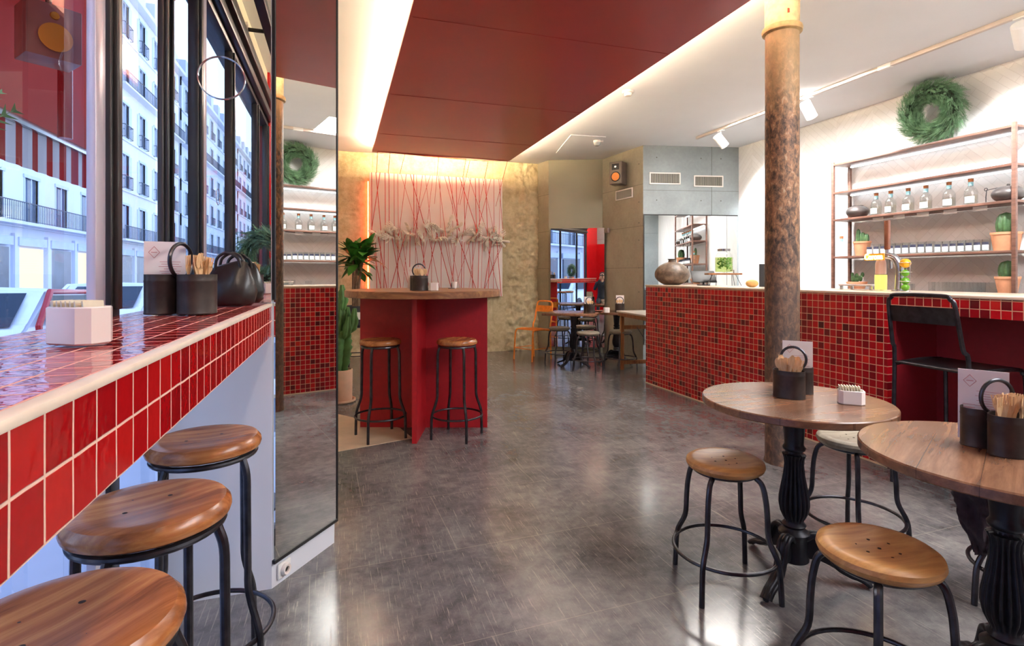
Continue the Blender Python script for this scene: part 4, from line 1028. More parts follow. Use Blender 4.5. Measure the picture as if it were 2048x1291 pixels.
for i in range(170):
    a = r_.uniform(0, 2*pi); p = Vector((r_.uniform(.02,.078)*cos(a), r_.uniform(.02,.078)*sin(a), r_.uniform(.05,.16))); 
    d = Vector((r_.uniform(-1,1), r_.uniform(-1,1), r_.uniform(-1,1))).normalized(); s_ = d.orthogonal().normalized()*.010; L = d*.017
    bm.faces.new([bm.verts.new(v) for v in (p-L, p+s_, p+L, p-s_)])
mo = obj('mint_leaves', bm, simple('mint', '#5f9a3a', .4, 0, .35, 60), t); mo['kind'] = 'stuff'
obj('tap', tube(B(), [(.085,0,.03), (.125,0,.03), (.125,0,.0)], .007, 8), M_steel, t)
t = thing('menu_card', 'dark menu card standing on the bar half hidden by the column', 'card', (3.83, 4.10, BZ), R(-30)); obj('card', box(B(), (0,0,.11), (.13,.006,.215)), M_dark, t)
ob = obj('bread_roll', ball(B(), (0,0,.035), .06, (1.1,.7,.6)), simple('bread', '#d0a262', .8, 0, .2, 14), loc=(3.68, 4.12, BZ)); tag(ob, 'small round tan roll on the bar beside the column', 'bread')
# beer tap
bt = (3.75, 2.815, BZ)
t = thing('beer_tap', 'curved steel beer tap with tall brown handle and a lit yellow brand sign', 'beer tap', bt, R(180+10))
P = curve([(0,.03,0), (0,.035,.10), (0,.03,.18), (0,0,.235), (0,-.05,.255)], 8)
obj('column', tube(B(), P, .026, 20), M_steel, t)
obj('flange', lathe(B(), [(0,0), (.045,0), (.045,.008), (.03,.014), (0,.014)], 28, (0,.03,0)), M_steel, t)
obj('nozzle', tube(B(), [(-.03,-.045,.25), (-.045,-.045,.225), (-.045,-.045,.16)], .009, 12), M_steel, t)
obj('collar', tube(B(), [(0,-.045,.245), (0,-.045,.30)], .014, 14), M_steel, t)
obj('handle', box(B(), (0,-.045,.40), (.035,.030,.21), bev=.006), simple('handle_wood', '#7a4a34', .4, 0, .15, 8), t)
NEON = emit('sign_yellow', (1, .62, .14), 9)
def text(s, size, m, ext=.003, bold=0):
    cu = bpy.data.curves.new('t', 'FONT'); cu.body = s; cu.size = size; cu.extrude = ext; cu.offset = bold; cu.align_x = 'CENTER'; cu.align_y = 'CENTER'
    o = bpy.data.objects.new('t', cu); C.objects.link(o); dg = bpy.context.evaluated_depsgraph_get(); dg.update()
    me = bpy.data.meshes.new_from_object(o.evaluated_get(dg)); bpy.data.objects.remove(o)
    me.materials.clear(); me.materials.append(m); return me
sg = thing('brand_sign', 'small glowing yellow lettered sign on the beer tap reading Corona', 'sign', (bt[0]-.065, bt[1]+.10, BZ+.245), R(-90-15))
o = bpy.data.objects.new('lettering', text('Corona', .058, NEON, .002, .0012)); C.objects.link(o); o.parent = sg; o.rotation_euler = (R(90), 0, 0); o.location = (0, -.006, 0)
obj('backplate', box(B(), (0,.002,0), (.20,.008,.05), bev=.003), simple('sign_plate', '#d99a3a', .3, 0, 0), sg)
obj('bracket', tube(B(), [(.06,.004,0), (.10,.03,0)], .006, 8), M_steel, sg)
# yellow-lit glass under the tap
t = thing('beer_glass', 'tall glass cylinder with bright yellow lower half beside the beer tap', 'glass', (3.77, 2.93, BZ))
obj('glass_cup', lathe(B(), [(0,0), (.040,0), (.042,.20), (.036,.235), (0,.245)], 28), M_gls, t)
obj('yellow_band', lathe(B(), [(0,.008), (.037,.008), (.038,.115), (0,.115)], 28), emit('yellow_glow', (1, .86, .10), 1.3), t)
obj('inner_tube', lathe(B(), [(0,.12), (.034,.12), (.034,.20), (.026,.225), (0,.228)], 28), simple('amber_tube', '#d9b09a', .4, 0, .05, 8), t)
# fruit rack
fr_ = (3.72, 2.715, BZ)
t = thing('fruit_rack', 'slim upright wire rack holding citrus fruit on the bar', 'fruit rack', fr_)
for k in range(3): a = k*2*pi/3+.4; obj('wire', tube(B(), [(.036*cos(a), .036*sin(a), 0), (.036*cos(a), .036*sin(a), .20)], .002, 6), M_steel, t)
for z in (.003, .072, .135, .20): obj('hoop', tube(B(), circ(.038, 24, z), .0022, 6, True), M_steel, t)
for z, m_, nm, lb in ((.030, M_lime, 'lime', 'green lime at the bottom of the wire rack'), (.075, M_lime, 'lime', 'green lime second from the bottom in the wire rack'), (.128, M_lime, 'lime', 'topmost green lime in the wire rack, just under the yellow fruit'), (.196, M_lemon, 'lemon', 'large yellow lemon on top of the wire rack')):
    o = obj(nm, lathe(B(), [(0,-.026), (.006,-.024), (.016,-.019), (.0245,-.006), (.0255,.002), (.020,.014), (.010,.022), (.005,.025), (0,.026)] if nm == 'lime' else [(0,-.036), (.008,-.032), (.024,-.022), (.033,-.004), (.033,.006), (.024,.022), (.009,.031), (.004,.036), (0,.037)], 28), m_, loc=(fr_[0], fr_[1], fr_[2]+z))
    if nm == 'lime': o.rotation_euler = (R(80), 0, z*30)
    else: o.rotation_euler = (0, R(62), .5)
    tag(o, lb, nm)
t = thing('drip_tray', 'low steel and glass tray on the bar left of the tap', 'tray', (3.85, 3.15, BZ))
obj('plate', bx(B(), -.07, .07, -.14, .14, .030, .036, .002), M_steel, t); obj('rim', tube(B(), [(-.07,-.14,.04), (.07,-.14,.04), (.07,.14,.04), (-.07,.14,.04)], .004, 6, True), M_steel, t)
for sx in (-1, 1):
    for sy in (-1, 1): obj('foot', lathe(B(), [(0,0), (.012,0), (.012,.03), (0,.03)], 14, (sx*.055, sy*.125, 0)), M_steel, t)

# ================================================================== PLANTS ON THE LEFT
cp = at(680, 4.75*KD)
t = thing('potted_cactus', 'tall branching green cactus in a pale terracotta pot beside the pillar mirror', 'potted cactus', (*cp, 0))
obj('saucer', lathe(B(), [(0,0), (.135,0), (.15,.012), (.15,.030), (.14,.030), (.13,.012), (0,.012)], 44), M_tpink, t)
obj('pot', lathe(B(), [(0,.013), (.112,.013), (.116,.02), (.120,.315), (.118,.32), (.108,.32), (.106,.29), (0,.29)], 44), M_tpink, t)
obj('soil', lathe(B(), [(0,.293), (.105,.293)], 30), M_soil, t)
def euph(bm, path, rads, wings=4, w_=1.0, tw=0):
    P = curve(path, 5); n = len(P); N = 8*wings; rings = []
    for i, p in enumerate(P):
        f_ = i/(n-1)*(len(rads)-1); k = min(int(f_), len(rads)-2); r = rads[k]+(rads[k+1]-rads[k])*(f_-k); r *= 1+.10*sin(i*2.1)
        rings.append([bm.verts.new((p.x+r*(.45+.55*abs(cos(wings*(a+tw)/2))**1.5)*cos(a), p.y+r*(.45+.55*abs(cos(wings*(a+tw)/2))**1.5)*sin(a), p.z)) for a in (2*pi*j/N for j in range(N))])
    for i in range(n-1):
        for j in range(N): bm.faces.new((rings[i][j], rings[i][(j+1)%N], rings[i+1][(j+1)%N], rings[i+1][j]))
    bm.faces.new(rings[0][::-1]); bm.faces.new(rings[-1]); return bm
ux, uy = cos(YAW), -sin(YAW)
def side(s, z, dpt=0): return (s*ux+dpt*sin(YAW), s*uy+dpt*cos(YAW), z)
obj('stem', euph(B(), [side(.0,.29), side(.01,.42), side(.02,.54), side(.03,.64), side(.03,.70)], [.070,.095,.10,.085,.05], 4, tw=.4), M_cact, t, ang=70)
for s0, z0, s1, z1, s2, z2, r_, dd in ((.01,.66,.0,.80,.01,.98,.060,0), (.0,.68,.05,.78,.065,.93,.050,.03), (.03,.64,.12,.74,.145,.92,.050,0), (-.02,.66,-.07,.78,-.075,.94,.052,.02), (.03,.60,.08,.68,.10,.84,.044,-.05), (-.01,.62,-.04,.72,-.03,.88,.052,-.05), (.02,.90,.03,1.03,.02,1.15,.046,0)):
    obj('branch', euph(B(), [side(s0,z0), side(s1,z1,dd), side(s2,z2,dd)], [r_*.7, r_*1.15, r_*.95, r_*.35], 4, tw=s0*9), M_cact, t, ang=70)
# leafy plant
pp = at(712, 6.1*KD)
t = thing('leafy_plant', 'bushy green plant with broad leaves and two bare trunks on a black stool', 'potted plant', (*pp, .60))
obj('pot', lathe(B(), [(0,0), (.13,0), (.15,.02), (.16,.26), (.15,.26), (.14,.24), (0,.24)], 36), simple('black_planter', '#23242c', .5, 0, .15, 9), t)
a = -math.atan2(pp[0], pp[1]); obj('white_label', box(B(), (.02*cos(a)+.158*sin(a), -.158*cos(a)+.02*sin(a), .14), (.09, .008, .09), a), M_white, t)
tips = []
for s_, e_ in ((-.03, (-.035, .98-.1)), (.03, (.10, 1.02-.1)), (.0, (.015, .90-.1))):
    pth = [side(s_, .24), side(s_*1.1, .5), side((s_+e_[0])/2, .72), side(e_[0], e_[1])]
    obj('trunk', tube(B(), curve(pth, 5), [.022-.0006*i for i in range(16)], 10), M_bark, t); tips.append(Vector(side(*e_)))
def leaf(bm, base, d, L, W_, droop):
    d = d.normalized(); s = d.cross(Vector((0,0,1))); s = s.normalized() if s.length > .05 else Vector((1,0,0)); K = 7; A = []
    for i in range(K+1):
        f_ = i/K; p = base+d*L*f_+Vector((0,0,-droop*L*f_*f_)); w_ = W_*(sin(pi*min(1, f_*.93+.05))**.8)*(.45+.75*f_ if f_ < .65 else .94); w_ = max(w_*(1-max(0,(f_-.85))/.16), .001)
        A.append((bm.verts.new(p-s*w_+Vector((0,0,.18*w_))), bm.verts.new(p), bm.verts.new(p+s*w_+Vector((0,0,.18*w_)))))
    for i in range(K):
        bm.faces.new((A[i][0], A[i+1][0], A[i+1][1], A[i][1])); bm.faces.new((A[i][1], A[i+1][1], A[i+1][2], A[i][2]))
lr = random.Random(8); nleaf = 0
for tp_ in tips:
    for k in range(32):
        az = lr.uniform(0, 2*pi); el = lr.uniform(-.45, 1.25); d = Vector((cos(az)*cos(el), sin(az)*cos(el), sin(el)))
        bm = B(); leaf(bm, tp_+Vector((0,0,lr.uniform(-.12,.06))), d, lr.uniform(.24,.38), lr.uniform(.050,.075), lr.uniform(.10,.45))
        obj('leaf', bm, M_leaf, t, ang=80)
# jacket hanging on the hidden stool
jx = rm(2.46, 1.03)
t = thing('draped_jacket', 'dark crumpled jacket draped over a low stool behind the cropped table', 'jacket', (jx[0]-.10, jx[1]+.10, 0), R(20))
bm = B(); n = 64; K = 30; rings = []
for i in range(K+1):
    f_ = i/K; z = .66-f_*.46; wx = (.06+.10*sin(pi*f_*.75+.3)*(1-.55*f_)); wy = .07+.05*sin(pi*f_)*(1-.3*f_)-.03*f_
    rings.append([bm.verts.new((wx*cos(a_)*(1+.45*noise.fractal(Vector((cos(a_)*2.2,sin(a_)*2.2,z*9)), .8, 2, 3))-.03*f_, wy*sin(a_)*(1+.45*noise.fractal(Vector((cos(a_)*2.2,sin(a_)*2.2,z*9+4)), .8, 2, 3)), z)) for a_ in (2*pi*k/n for k in range(n))])
for i in range(K):
    for k in range(n): bm.faces.new((rings[i][k], rings[i][(k+1)%n], rings[i+1][(k+1)%n], rings[i+1][k]))
bm.faces.new(rings[0]); bm.faces.new(rings[-1][::-1])
obj('cloth', bm, simple('dark_cloth', '#3a2c33', .85, 0, .35, 25, .4), t, ang=80)
obj('lining_fold', tube(B(), curve([(-.09,-.06,.62), (-.13,-.07,.48), (-.10,-.08,.34)], 6), .012, 8), simple('brown_lining', '#5b4640', .8, 0, .2, 20), t)

# ================================================================== ENTRANCE BEHIND THE CAMERA
t = thing('red_curtain', 'pair of glossy red curtains tied apart at the entrance behind the camera', 'curtain', (.35, -1.36, 0))
for s in (-1, 1):
    bm = B(); K = 16; N = 26; g = []
    for i in range(K+1):
        z = 2.2-2.15*i/K; f_ = i/K; inner = .03+.30*sin(min(1, f_*1.5)*pi/2)**2
        row = []
        for j in range(N+1):
            u = j/N; x = s*(inner+(.52-inner)*u); row.append(bm.verts.new((x, .035*sin(j*1.9)+.01*sin(i), z)))
        g.append(row)
    fs = [bm.faces.new((g[i][j], g[i+1][j], g[i+1][j+1], g[i][j+1])) for i in range(K) for j in range(N)]
    bmesh.ops.solidify(bm, geom=fs, thickness=.004)
    obj('curtain_half', bm, simple('red_vinyl', '#c8101a', .12, 0, .08, 5), t, ang=80)
obj('rod', tube(B(), [(-.55,0,2.23), (.55,0,2.23)], .012, 10), M_black, t)
# ================================================================== PHOTOGRAPHER (seen in the leaning mirror)
pb_ = Vector((.10, -.42, 0))
t = thing('person', 'person in dark jacket kneeling with a camera at the face, seen in rear mirror', 'person', tuple(pb_), -YAW-R(8))
M_cloth = simple('dark_jacket', '#24262b', .7, 0, .2, 20, .2); M_skin = simple('skin', '#c99b80', .5, 0, .06, 8); M_hair = simple('dark_hair', '#2b1d17', .6, 0, .3, 40)
V = [(0,-.05,.42), (0,-.03,.62), (0,-.02,.80), (0,-.02,.97), (0,.0,1.06),                     # pelvis .. neck base
     (-.17,-.02,.97), (-.25,.05,.76), (-.13,.24,.98), (-.085,.27,1.10),                      # left arm
     (.17,-.02,.97), (.26,.06,.78), (.13,.24,1.00), (.075,.27,1.14),                         # right arm
     (-.10,-.05,.40), (-.13,.33,.44), (-.13,.33,.10), (-.13,.42,.045),                       # raised knee leg
     (.10,-.05,.38), (.13,.22,.08), (.13,-.18,.075), (.13,-.34,.05)]
E = [(0,1),(1,2),(2,3),(3,4),(3,5),(5,6),(6,7),(7,8),(3,9),(9,10),(10,11),(11,12),(0,13),(13,14),(14,15),(15,16),(0,17),(17,18),(18,19),(19,20)]
Rr = [(.15,.12),(.145,.11),(.16,.115),(.13,.09),(.06,.06),(.075,.075),(.052,.052),(.042,.042),(.036,.036),(.075,.075),(.052,.052),(.042,.042),(.036,.036),(.10,.10),(.07,.07),(.055,.055),(.045,.035),(.10,.10),(.075,.07),(.06,.055),(.045,.035)]
skin('body', V, E, Rr, M_cloth, t, 2)
hb = B(); lathe(hb, [(0,-.125), (.030,-.118), (.052,-.09), (.066,-.05), (.074,0), (.076,.045), (.066,.085), (.040,.113), (0,.122)], 28, (0,.04,1.20), sy=1.2)
ball(hb, (0,.135,1.19), .014, (1,1.1,1.6)); ball(hb, (-.076,.04,1.20), .018, (.4,1,1.5)); ball(hb, (.076,.04,1.20), .018, (.4,1,1.5)); tube(hb, [(0,.0,1.02), (0,.02,1.11)], .045, 14)
hd = obj('head', hb, M_skin, t)
obj('eye', ball(B(), (-.028,.122,1.215), .012), M_porc, hd); obj('eye', ball(B(), (.028,.122,1.215), .012), M_porc, hd)
mb_ = B(); ball(mb_, (0,.121,1.145), .02, (1,.35,.3)); obj('mouth', mb_, simple('lips', '#a8605a', .5, 0, 0), hd)
hb = B(); lathe(hb, [(.080,-.03), (.084,.0), (.084,.05), (.074,.095), (.045,.126), (0,.136)], 28, (0,.022,1.205), sy=1.2); obj('hair', hb, M_hair, hd)
def phand(x, s):
    V = [(x,.262,1.10), (x-s*.005,.285,1.13), (x-s*.012,.295,1.165)]; E = [(0,1),(1,2)]; Rr = [(.028,.022),(.036,.018),(.036,.015)]
    for i in range(4):
        b = len(V); z = 1.205-.021*i; L = (.9,1,.95,.8)[i]
        V += [(x-s*.018,.300,z), (x-s*(.018+.028*L),.318,z+.003), (x-s*(.018+.052*L),.308,z+.002)]; Rr += [(.010,.010),(.0088,.0088),(.0078,.0078)]; E += [(2,b),(b,b+1),(b+1,b+2)]
    b = len(V); V += [(x-s*.02,.262,1.135), (x-s*.045,.255,1.15), (x-s*.062,.262,1.165)]; Rr += [(.013,.013),(.011,.011),(.009,.009)]; E += [(1,b),(b,b+1),(b+1,b+2)]
    return skin('hand', V, E, Rr, M_skin, t, 1)
phand(-.075, -1); phand(.075, 1)
c_ = thing('photo_camera', 'black camera held up to the kneeling person’s face in the rear mirror', 'camera', tuple(pb_), -YAW-R(8))
obj('body', bx(B(), -.068, .068, .185, .245, 1.155, 1.245, .01), M_dark, c_); obj('viewfinder', bx(B(), -.025, .025, .185, .235, 1.245, 1.268, .006), M_dark, c_)
obj('lens', lathe(B(), [(0,0), (.036,0), (.038,.05), (.041,.07), (.036,.072), (.03,.06), (0,.058)], 30, (0,.245,1.20), rot=Matrix.Rotation(R(-90), 4, 'X')), M_dark, c_)
t = thing('shoulder_bag', 'black round camera bag worn at the hip of the kneeling person', 'bag', tuple(pb_), -YAW-R(8))
obj('body', ball(B(), (.27,.02,.62), .11, (.55,1,1.1)), M_leather, t); obj('strap', tube(B(), curve([(.25,.02,.70), (.12,.13,.85), (-.10,.11,1.0), (-.12,-.12,1.0), (.2,-.14,.7), (.26,-.03,.68)], 6), .009, 8), M_leather, t)

# ================================================================== OUTSIDE
SW, ST = -.16, -.34
pav = simple('pale_pavement', '#b9bccb', .75, 0, .1, 1.3, .2); asp = simple('asphalt', '#5f646e', .85, 0, .15, 3, .3)
struct('pavement', bx(B(), -3.1, -.72, -110, 62, SW-.3, SW), pav)
struct('pavement_far', bx(B(), -15, -11.5, -110, 62, SW-.3, SW), pav)
struct('road', bx(B(), -11.5, -3.1, -110, 62, ST-.3, ST), asp)
struct('kerb', bx(B(), -3.12, -2.98, -110, 62, ST-.1, SW+.006, .01), simple('kerb_stone', '#a3a6ae', .8, 0, .1, 4))
struct('facade_base', bx(B(), -.86, -.725, -.8, 2.6, -.4, -.001), M_frame)
# awning
AWR = simple('awning_red', '#de5f4e', .7, 0, .05, 3)
t = thing('awning', 'red fabric awning with red and white striped valance over the street window', 'awning', (0,0,0))
bm = B(); n = 14
ya, yb, yc = 1.0, 1.95, 4.75
def apt(x, y, z): return bm.verts.new((x, y, z))
P = [apt(-.74, ya, 3.05), apt(-.74, yb, 3.05), apt(-1.72, yc, 2.12), apt(-1.72, ya, 2.12)]
fs = [bm.faces.new(P)]; bmesh.ops.solidify(bm, geom=fs, thickness=.006)
obj('canopy', bm, AWR, t)
bm = B(); bx(bm, -1.745, -1.70, ya, yc, 2.10, 2.14, .004); obj('front_bar', bm, M_steel, t)
x = NT('striped_valance'); o_ = sep(x, x.pos()); s_ = x.math('GREATER_THAN', x.math('FRACT', x.math('DIVIDE', o_[1], .17)), .5)
x.set(x.mix(s_, H('#c4282a'), H('#e9e2de')), .8)
bm = B(); N = 120; g = [[bm.verts.new((-1.73+.006*sin(i*1.3), ya+(yc-ya)*i/N, z)) for z in (2.11, 1.87)] for i in range(N+1)]
fs = [bm.faces.new((g[i][0], g[i+1][0], g[i+1][1], g[i][1])) for i in range(N)]; bmesh.ops.solidify(bm, geom=fs, thickness=.003)
obj('valance', bm, x.m, t, ang=80)
for y in (1.3, 2.2): obj('arm', tube(B(), [(-.74, y, 2.8), (-1.2, y+.35, 2.52), (-1.70, y, 2.14)], .018, 8), M_steel, t)
obj('drop_pole', tube(B(), [(-1.30,3.25,1.93), (-1.30,3.25,2.515)], .030, 16), M_red, t)
t = thing('outdoor_speaker', 'brown loudspeaker mounted outside under the red awning', 'loudspeaker', (-1.25, 2.97, 2.33), R(38))
obj('cabinet', box(B(), (0,0,.0), (.20,.16,.24), bev=.005), simple('outdoor_walnut', '#a0543c', .4, 0, .15, 10), t)
obj('cone', lathe(B(), [(0,.0), (.02,.002), (.055,.014), (.062,.016)], 28, (.0,-.08,-.03), rot=Matrix.Rotation(R(90), 4, 'X')), simple('copper_cone2', '#e08a2a', .3, .7, 0), t)
obj('tweeter', lathe(B(), [(0,.008), (.016,.006), (.018,0)], 20, (0,-.08,.07), rot=Matrix.Rotation(R(90), 4, 'X')), simple('copper_cone2', '#e08a2a'), t)
obj('bracket', tube(B(), [(0,0,.10), (0,.0,.235)], .012, 8), M_dark, t)
# terrace seats
chair('metal_chair', 'black metal terrace chair outside the window, below the counter', 'chair', (-1.15, 1.62, SW), R(120), M_black, .45, .82, .36, .36)
chair('metal_chair', 'orange metal terrace chair outside the window, below the counter', 'chair', (-1.30, .98, SW), R(40), M_orange, .45, .82, .36, .36)
t = thing('terrace_table', 'small white terrace table outside the window', 'table', (-1.55, 2.25, SW)); obj('tabletop', lathe(B(), [(0,.70), (.30,.70), (.30,.72), (0,.72)], 40), M_white, t); obj('pole', tube(B(), [(0,0,.01), (0,0,.70)], .025, 14), M_black, t); obj('base', lathe(B(), [(0,0), (.2,0), (.2,.015), (0,.03)], 30), M_black, t)
# cars
def car(loc, rz, body, trim, L, Wd, Hh, label, roofc=None):
    t = thing('car', label, 'car', loc, rz)
    gl_ = simple('car_glass', '#39495c', .08, 0, .05, 3)
    side_ = [(-L/2, .25), (-L/2, .62*Hh), (-L*.43, .66*Hh), (-L*.32, .97*Hh), (L*.10, Hh), (L*.27, .70*Hh), (L*.46, .60*Hh), (L/2, .45*Hh), (L/2, .25)]
    bm = B(); K = [(-1, 1.0), (-.88, 1.0), (0, 1.02), (.88, 1.0), (1, 1.0)]; rows = []
    for v, f_ in K:
        rows.append([bm.verts.new((x*(1 if abs(v) < .95 else .985), v*Wd/2*(1 if z < .66*Hh else .84), z*(f_ if z > .9*Hh else 1))) for x, z in side_])
    for a, b in zip(rows, rows[1:]):
        for i in range(len(side_)): j = (i+1)%len(side_); bm.faces.new((a[i], a[j], b[j], b[i]))
    bm.faces.new(rows[0][::-1]); bm.faces.new(rows[-1])
    bmesh.ops.recalc_face_normals(bm, faces=bm.faces)
    bmesh.ops.bevel(bm, geom=list(bm.edges), offset=.05, segments=3, affect='EDGES')
    obj('body', bm, body, t, ang=50)
    def pane(p):      # slightly proud side and end glass
        bm = B(); f_ = bm.faces.new([bm.verts.new(q_) for q_ in p]); bmesh.ops.solidify(bm, geom=[f_], thickness=.012); obj('window', bm, gl_, t)
    for s in (-1, 1):
        y0, y1 = s*(Wd/2*.97), s*(Wd/2*.855)
        pane([(-L*.36, y0, .68*Hh), (L*.20, y0, .70*Hh), (L*.09, y1, .94*Hh), (-L*.29, y1, .92*Hh)])
        bm = B(); tube(bm, [(-L*.40, s*(Wd/2*.985), .66*Hh), (-L*.315, s*Wd/2*.86, .95*Hh), (L*.10, s*Wd/2*.86, .975*Hh), (L*.26, s*Wd/2*.95, .70*Hh), (L*.25, s*Wd/2*1.0, .35*Hh)], .035, 8); obj('side_frame', bm, trim, t)
    pane([(L*.295, -.33*Wd, .705*Hh), (L*.295, .33*Wd, .705*Hh), (L*.135, .31*Wd, .965*Hh), (L*.135, -.31*Wd, .965*Hh)])
    pane([(-L*.425, -.33*Wd, .69*Hh), (-L*.345, -.31*Wd, .93*Hh), (-L*.345, .31*Wd, .93*Hh), (-L*.425, .33*Wd, .69*Hh)])
    for sx in (-.32, .32):
        for sy in (-1, 1):
            w_ = obj('wheel', lathe(B(), [(0,-.09), (.27,-.09), (.30,-.07), (.30,.07), (.27,.09), (.2,.09), (.19,.07), (0,.07)], 28, (sx*L, sy*(Wd/2-.07), .30), rot=Matrix.Rotation(R(-90*sy), 4, 'X')), M_dark, t)
    bm = B(); ball(bm, (L*.46, -Wd*.36, .5*Hh), .09, (.6,1,.7)); obj('headlight', bm, M_porc, t); bm = B(); ball(bm, (L*.46, Wd*.36, .5*Hh), .09, (.6,1,.7)); obj('headlight', bm, M_porc, t)
    return t
cw = simple('white_car_paint', '#dfe4ee', .12, 0, .02, 2); cdk = simple('dark_car_paint', '#3b4a66', .15, .2, .05, 2)
car((-4.05, 8.3, ST), R(-90), cw, M_red, 2.7, 1.6, 1.42, 'small white car with red side frame parked nearest outside the window')
car((-4.1, 5.0, ST), R(-90), cdk, cdk, 3.9, 1.7, 1.40, 'dark blue car at the left edge behind the window counter')
car((-4.1, 12.6, ST), R(-90), cw, cw, 4.1, 1.7, 1.42, 'white car parked beyond the small red and white one')
car((-4.1, 17.5, ST), R(-90), cdk, cdk, 4.1, 1.7, 1.42, 'dark car parked farthest up the street')
car((-4.1, -6.5, ST), R(-90), cw, cw, 4.1, 1.7, 1.42, 'white car parked down the street, seen in the mirrors')
car((-4.1, -12.5, ST), R(-90), cdk, cdk, 4.1, 1.7, 1.42, 'dark car parked down the street, seen in the mirrors')
# buildings
facm = simple('facade_stone', '#c9cfdf', .85, 0, .05, .35); facm2 = simple('facade_cream', '#d3d3d6', .85, 0, .05, .35); roofm = simple('zinc_roof', '#7c8896', .5, .3, .1, 1)
wgl = simple('facade_glass', '#56667e', .1, 0, .2, .8); shm = simple('shutter_paint', '#b6c2d6', .7, 0, .05, 3); iron = simple('balcony_iron', '#3e4757', .6, .2, .1, 5)
shopd = simple('shop_dark', '#4b5363', .3, 0, .3, .9); shoplit = emit('lit_shop_window', (1, .84, .62), .8)
def win_me(w_, h_, shut):
    bm = B(); bx(bm, -.09, .02, -w_/2-.10, -w_/2, 0, h_+.06); bx(bm, -.09, .02, w_/2, w_/2+.10, 0, h_+.06); bx(bm, -.09, .05, -w_/2-.16, w_/2+.16, h_, h_+.16); bx(bm, -.09, .06, -w_/2-.12, w_/2+.12, -.12, 0)
    bx(bm, -.02, .005, -.03, .03, 0, h_)
    if shut:
        for s in (-1, 1): bx(bm, .0, .03, s*(w_/2+.30)-.22, s*(w_/2+.30)+.22, 0, h_)
    return bm
WP = {}
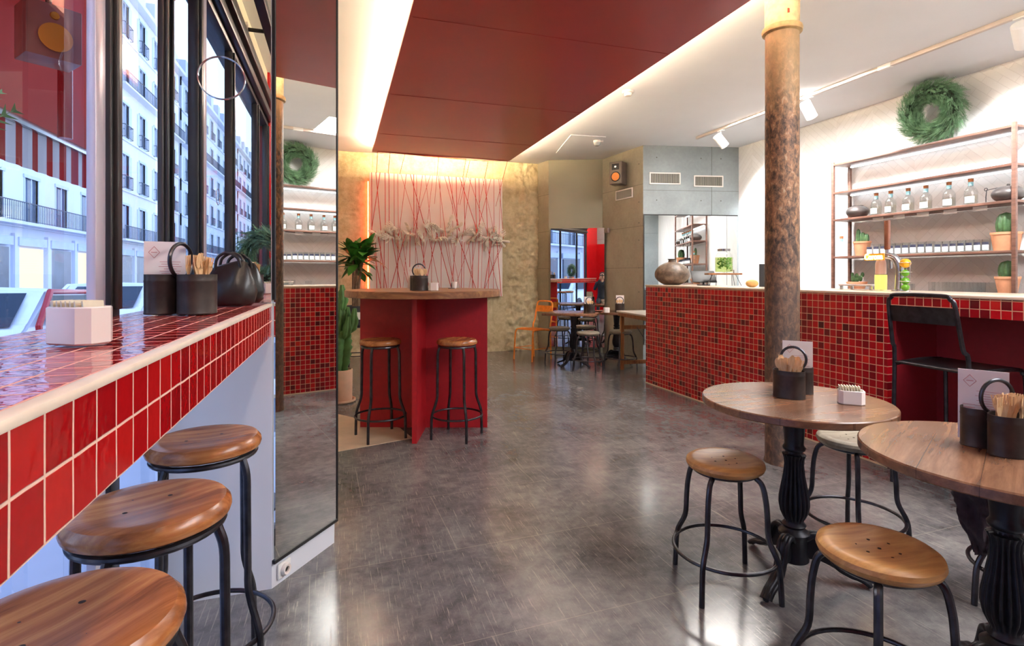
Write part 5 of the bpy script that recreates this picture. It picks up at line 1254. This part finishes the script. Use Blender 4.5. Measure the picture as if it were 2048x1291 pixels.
def building(y0, y1, H_, label, fm, floors, bays, X=-14.0, shut=True, lit=()):
    t = thing('building', label, 'building', (X, (y0+y1)/2, SW)); L = y1-y0; g0 = 3.6; fh = (H_-g0)/floors
    obj('wall', bx(B(), -8, -.12, -L/2, L/2, 0, H_), fm, t)
    # facade skin with window openings suggested by piers and spandrels
    bm = B(); bw = L/bays; ww, wh = 1.15, fh*.66
    for b in range(bays+1):
        yl = -L/2+b*bw-(bw-ww)/2; yr = -L/2+b*bw+(bw-ww)/2; bx(bm, -.14, 0, max(-L/2, yl), min(L/2, yr), g0, H_)
    for f_ in range(floors+1):
        z0 = g0+f_*fh; 
        bx(bm, -.14, -.002, -L/2, L/2, max(g0, z0-(fh-wh)*.75) if f_ else g0, min(H_, z0+(fh-wh)*.25))
    obj('facade', bm, fm, t)
    obj('glazing', bx(B(), -.13, -.10, -L/2+.1, L/2-.1, g0+.1, H_-.1), wgl, t)
    key = (round(wh, 2), shut)
    for f_ in range(floors):
        zb = g0+f_*fh+(fh-wh)*.25
        for b in range(bays):
            y = -L/2+(b+.5)*bw
            if key not in WP: o = obj('window', win_me(ww, wh, shut), shm, t); WP[key] = o
            else: o = WP[key].copy(); C.objects.link(o); o.parent = t
            o.location = (0, y, zb)
        rb = B()
        if f_ in (0, floors-2):
            bx(rb, 0, .55, -L/2, L/2, zb-.20, zb-.06)
        else:
            bx(rb, 0, .10, -L/2, L/2, zb-.25, zb-.14)
        obj('cornice', rb, fm, t)
        ib = B()
        spans = [(-L/2, L/2)] if f_ in (0, floors-2) else [(-L/2+(b+.5)*bw-.75, -L/2+(b+.5)*bw+.75) for b in range(bays)]
        xo = .52 if f_ in (0, floors-2) else .22
        for a, c in spans:
            bx(ib, xo-.02, xo+.02, a, c, zb+.78, zb+.82); bx(ib, xo-.015, xo+.015, a, c, zb-.02, zb+.0)
            n_ = int((c-a)/.16)
            for k in range(n_+1): y = a+(c-a)*k/n_; bx(ib, xo-.01, xo+.01, y-.01, y+.01, zb-.05, zb+.80)
            if xo < .3:
                for k in (a, c): bx(ib, 0, xo, k-.015, k+.015, zb+.78, zb+.82); bx(ib, 0, xo, k-.015, k+.015, zb-.05, zb-.02)
        obj('balcony_railing', ib, iron, t)
    obj('cornice', bx(B(), 0, .6, -L/2, L/2, H_-.35, H_, .05), fm, t)
    rb = B(); A = [rb.verts.new(p) for p in ((.2,-L/2,H_), (.2,L/2,H_), (-1.6,L/2,H_+3), (-1.6,-L/2,H_+3), (-8,-L/2,H_+3), (-8,L/2,H_+3), (-8,-L/2,H_), (-8,L/2,H_))]
    for f_ in ((0,1,2,3), (3,2,5,4), (4,5,7,6), (0,3,4,6), (1,7,5,2), (0,6,7,1)): rb.faces.new([A[i] for i in f_])
    obj('mansard_roof', rb, roofm, t)
    for b in range(bays):
        y = -L/2+(b+.5)*bw; d_ = B(); bx(d_, -1.2, .05, y-.6, y+.6, H_+.2, H_+2.0); obj('dormer', d_, fm, t)
    for b in range(max(1, bays//3)): obj('chimney', bx(B(), -3.5, -2.2, -L/2+L*(b+.5)/max(1, bays//3)-.6, -L/2+L*(b+.5)/max(1, bays//3)+.6, H_+2.5, H_+4.6), fm, t)
    # ground floor
    for b in range(bays):
        y = -L/2+(b+.5)*bw; on = b in lit
        obj('shop_window', bx(B(), -.14, .01, y-bw*.36, y+bw*.36, .35, 2.65), shoplit if on else shopd, t)
        obj('shop_lintel', bx(B(), 0, .10, y-bw*.42, y+bw*.42, 2.75, 3.15), shm, t)
        obj('shop_pier', bx(B(), -.14, .04, -L/2+b*bw, -L/2+b*bw+bw*.12, 0, 3.3), fm, t)
    return t
building(4, 21, 19, 'white stone building at left across the street, partly behind the awning', facm, 5, 5, lit=(1,))
building(21.4, 39, 19.5, 'long white building with iron balconies across the street at left', facm, 5, 6, shut=False, lit=(0,3,5))
building(42, 62, 21, 'tall grey stone building with shutters farther up the street', facm2, 5, 6, lit=(2,4))
building(-26, 0, 19, 'white building down the street, seen in the mirrors', facm, 5, 7, lit=(2,5))
building(-52, -28, 20, 'shuttered stone building farther down the street, seen in the mirrors', facm2, 5, 7, lit=(1,4))
building(-82, -53, 20, 'pale building far down the street, seen in the mirrors', facm, 5, 8, lit=(3,))
building(-108, -83, 20, 'most distant pale building down the street, seen in the mirrors', facm2, 5, 7, lit=(2,))
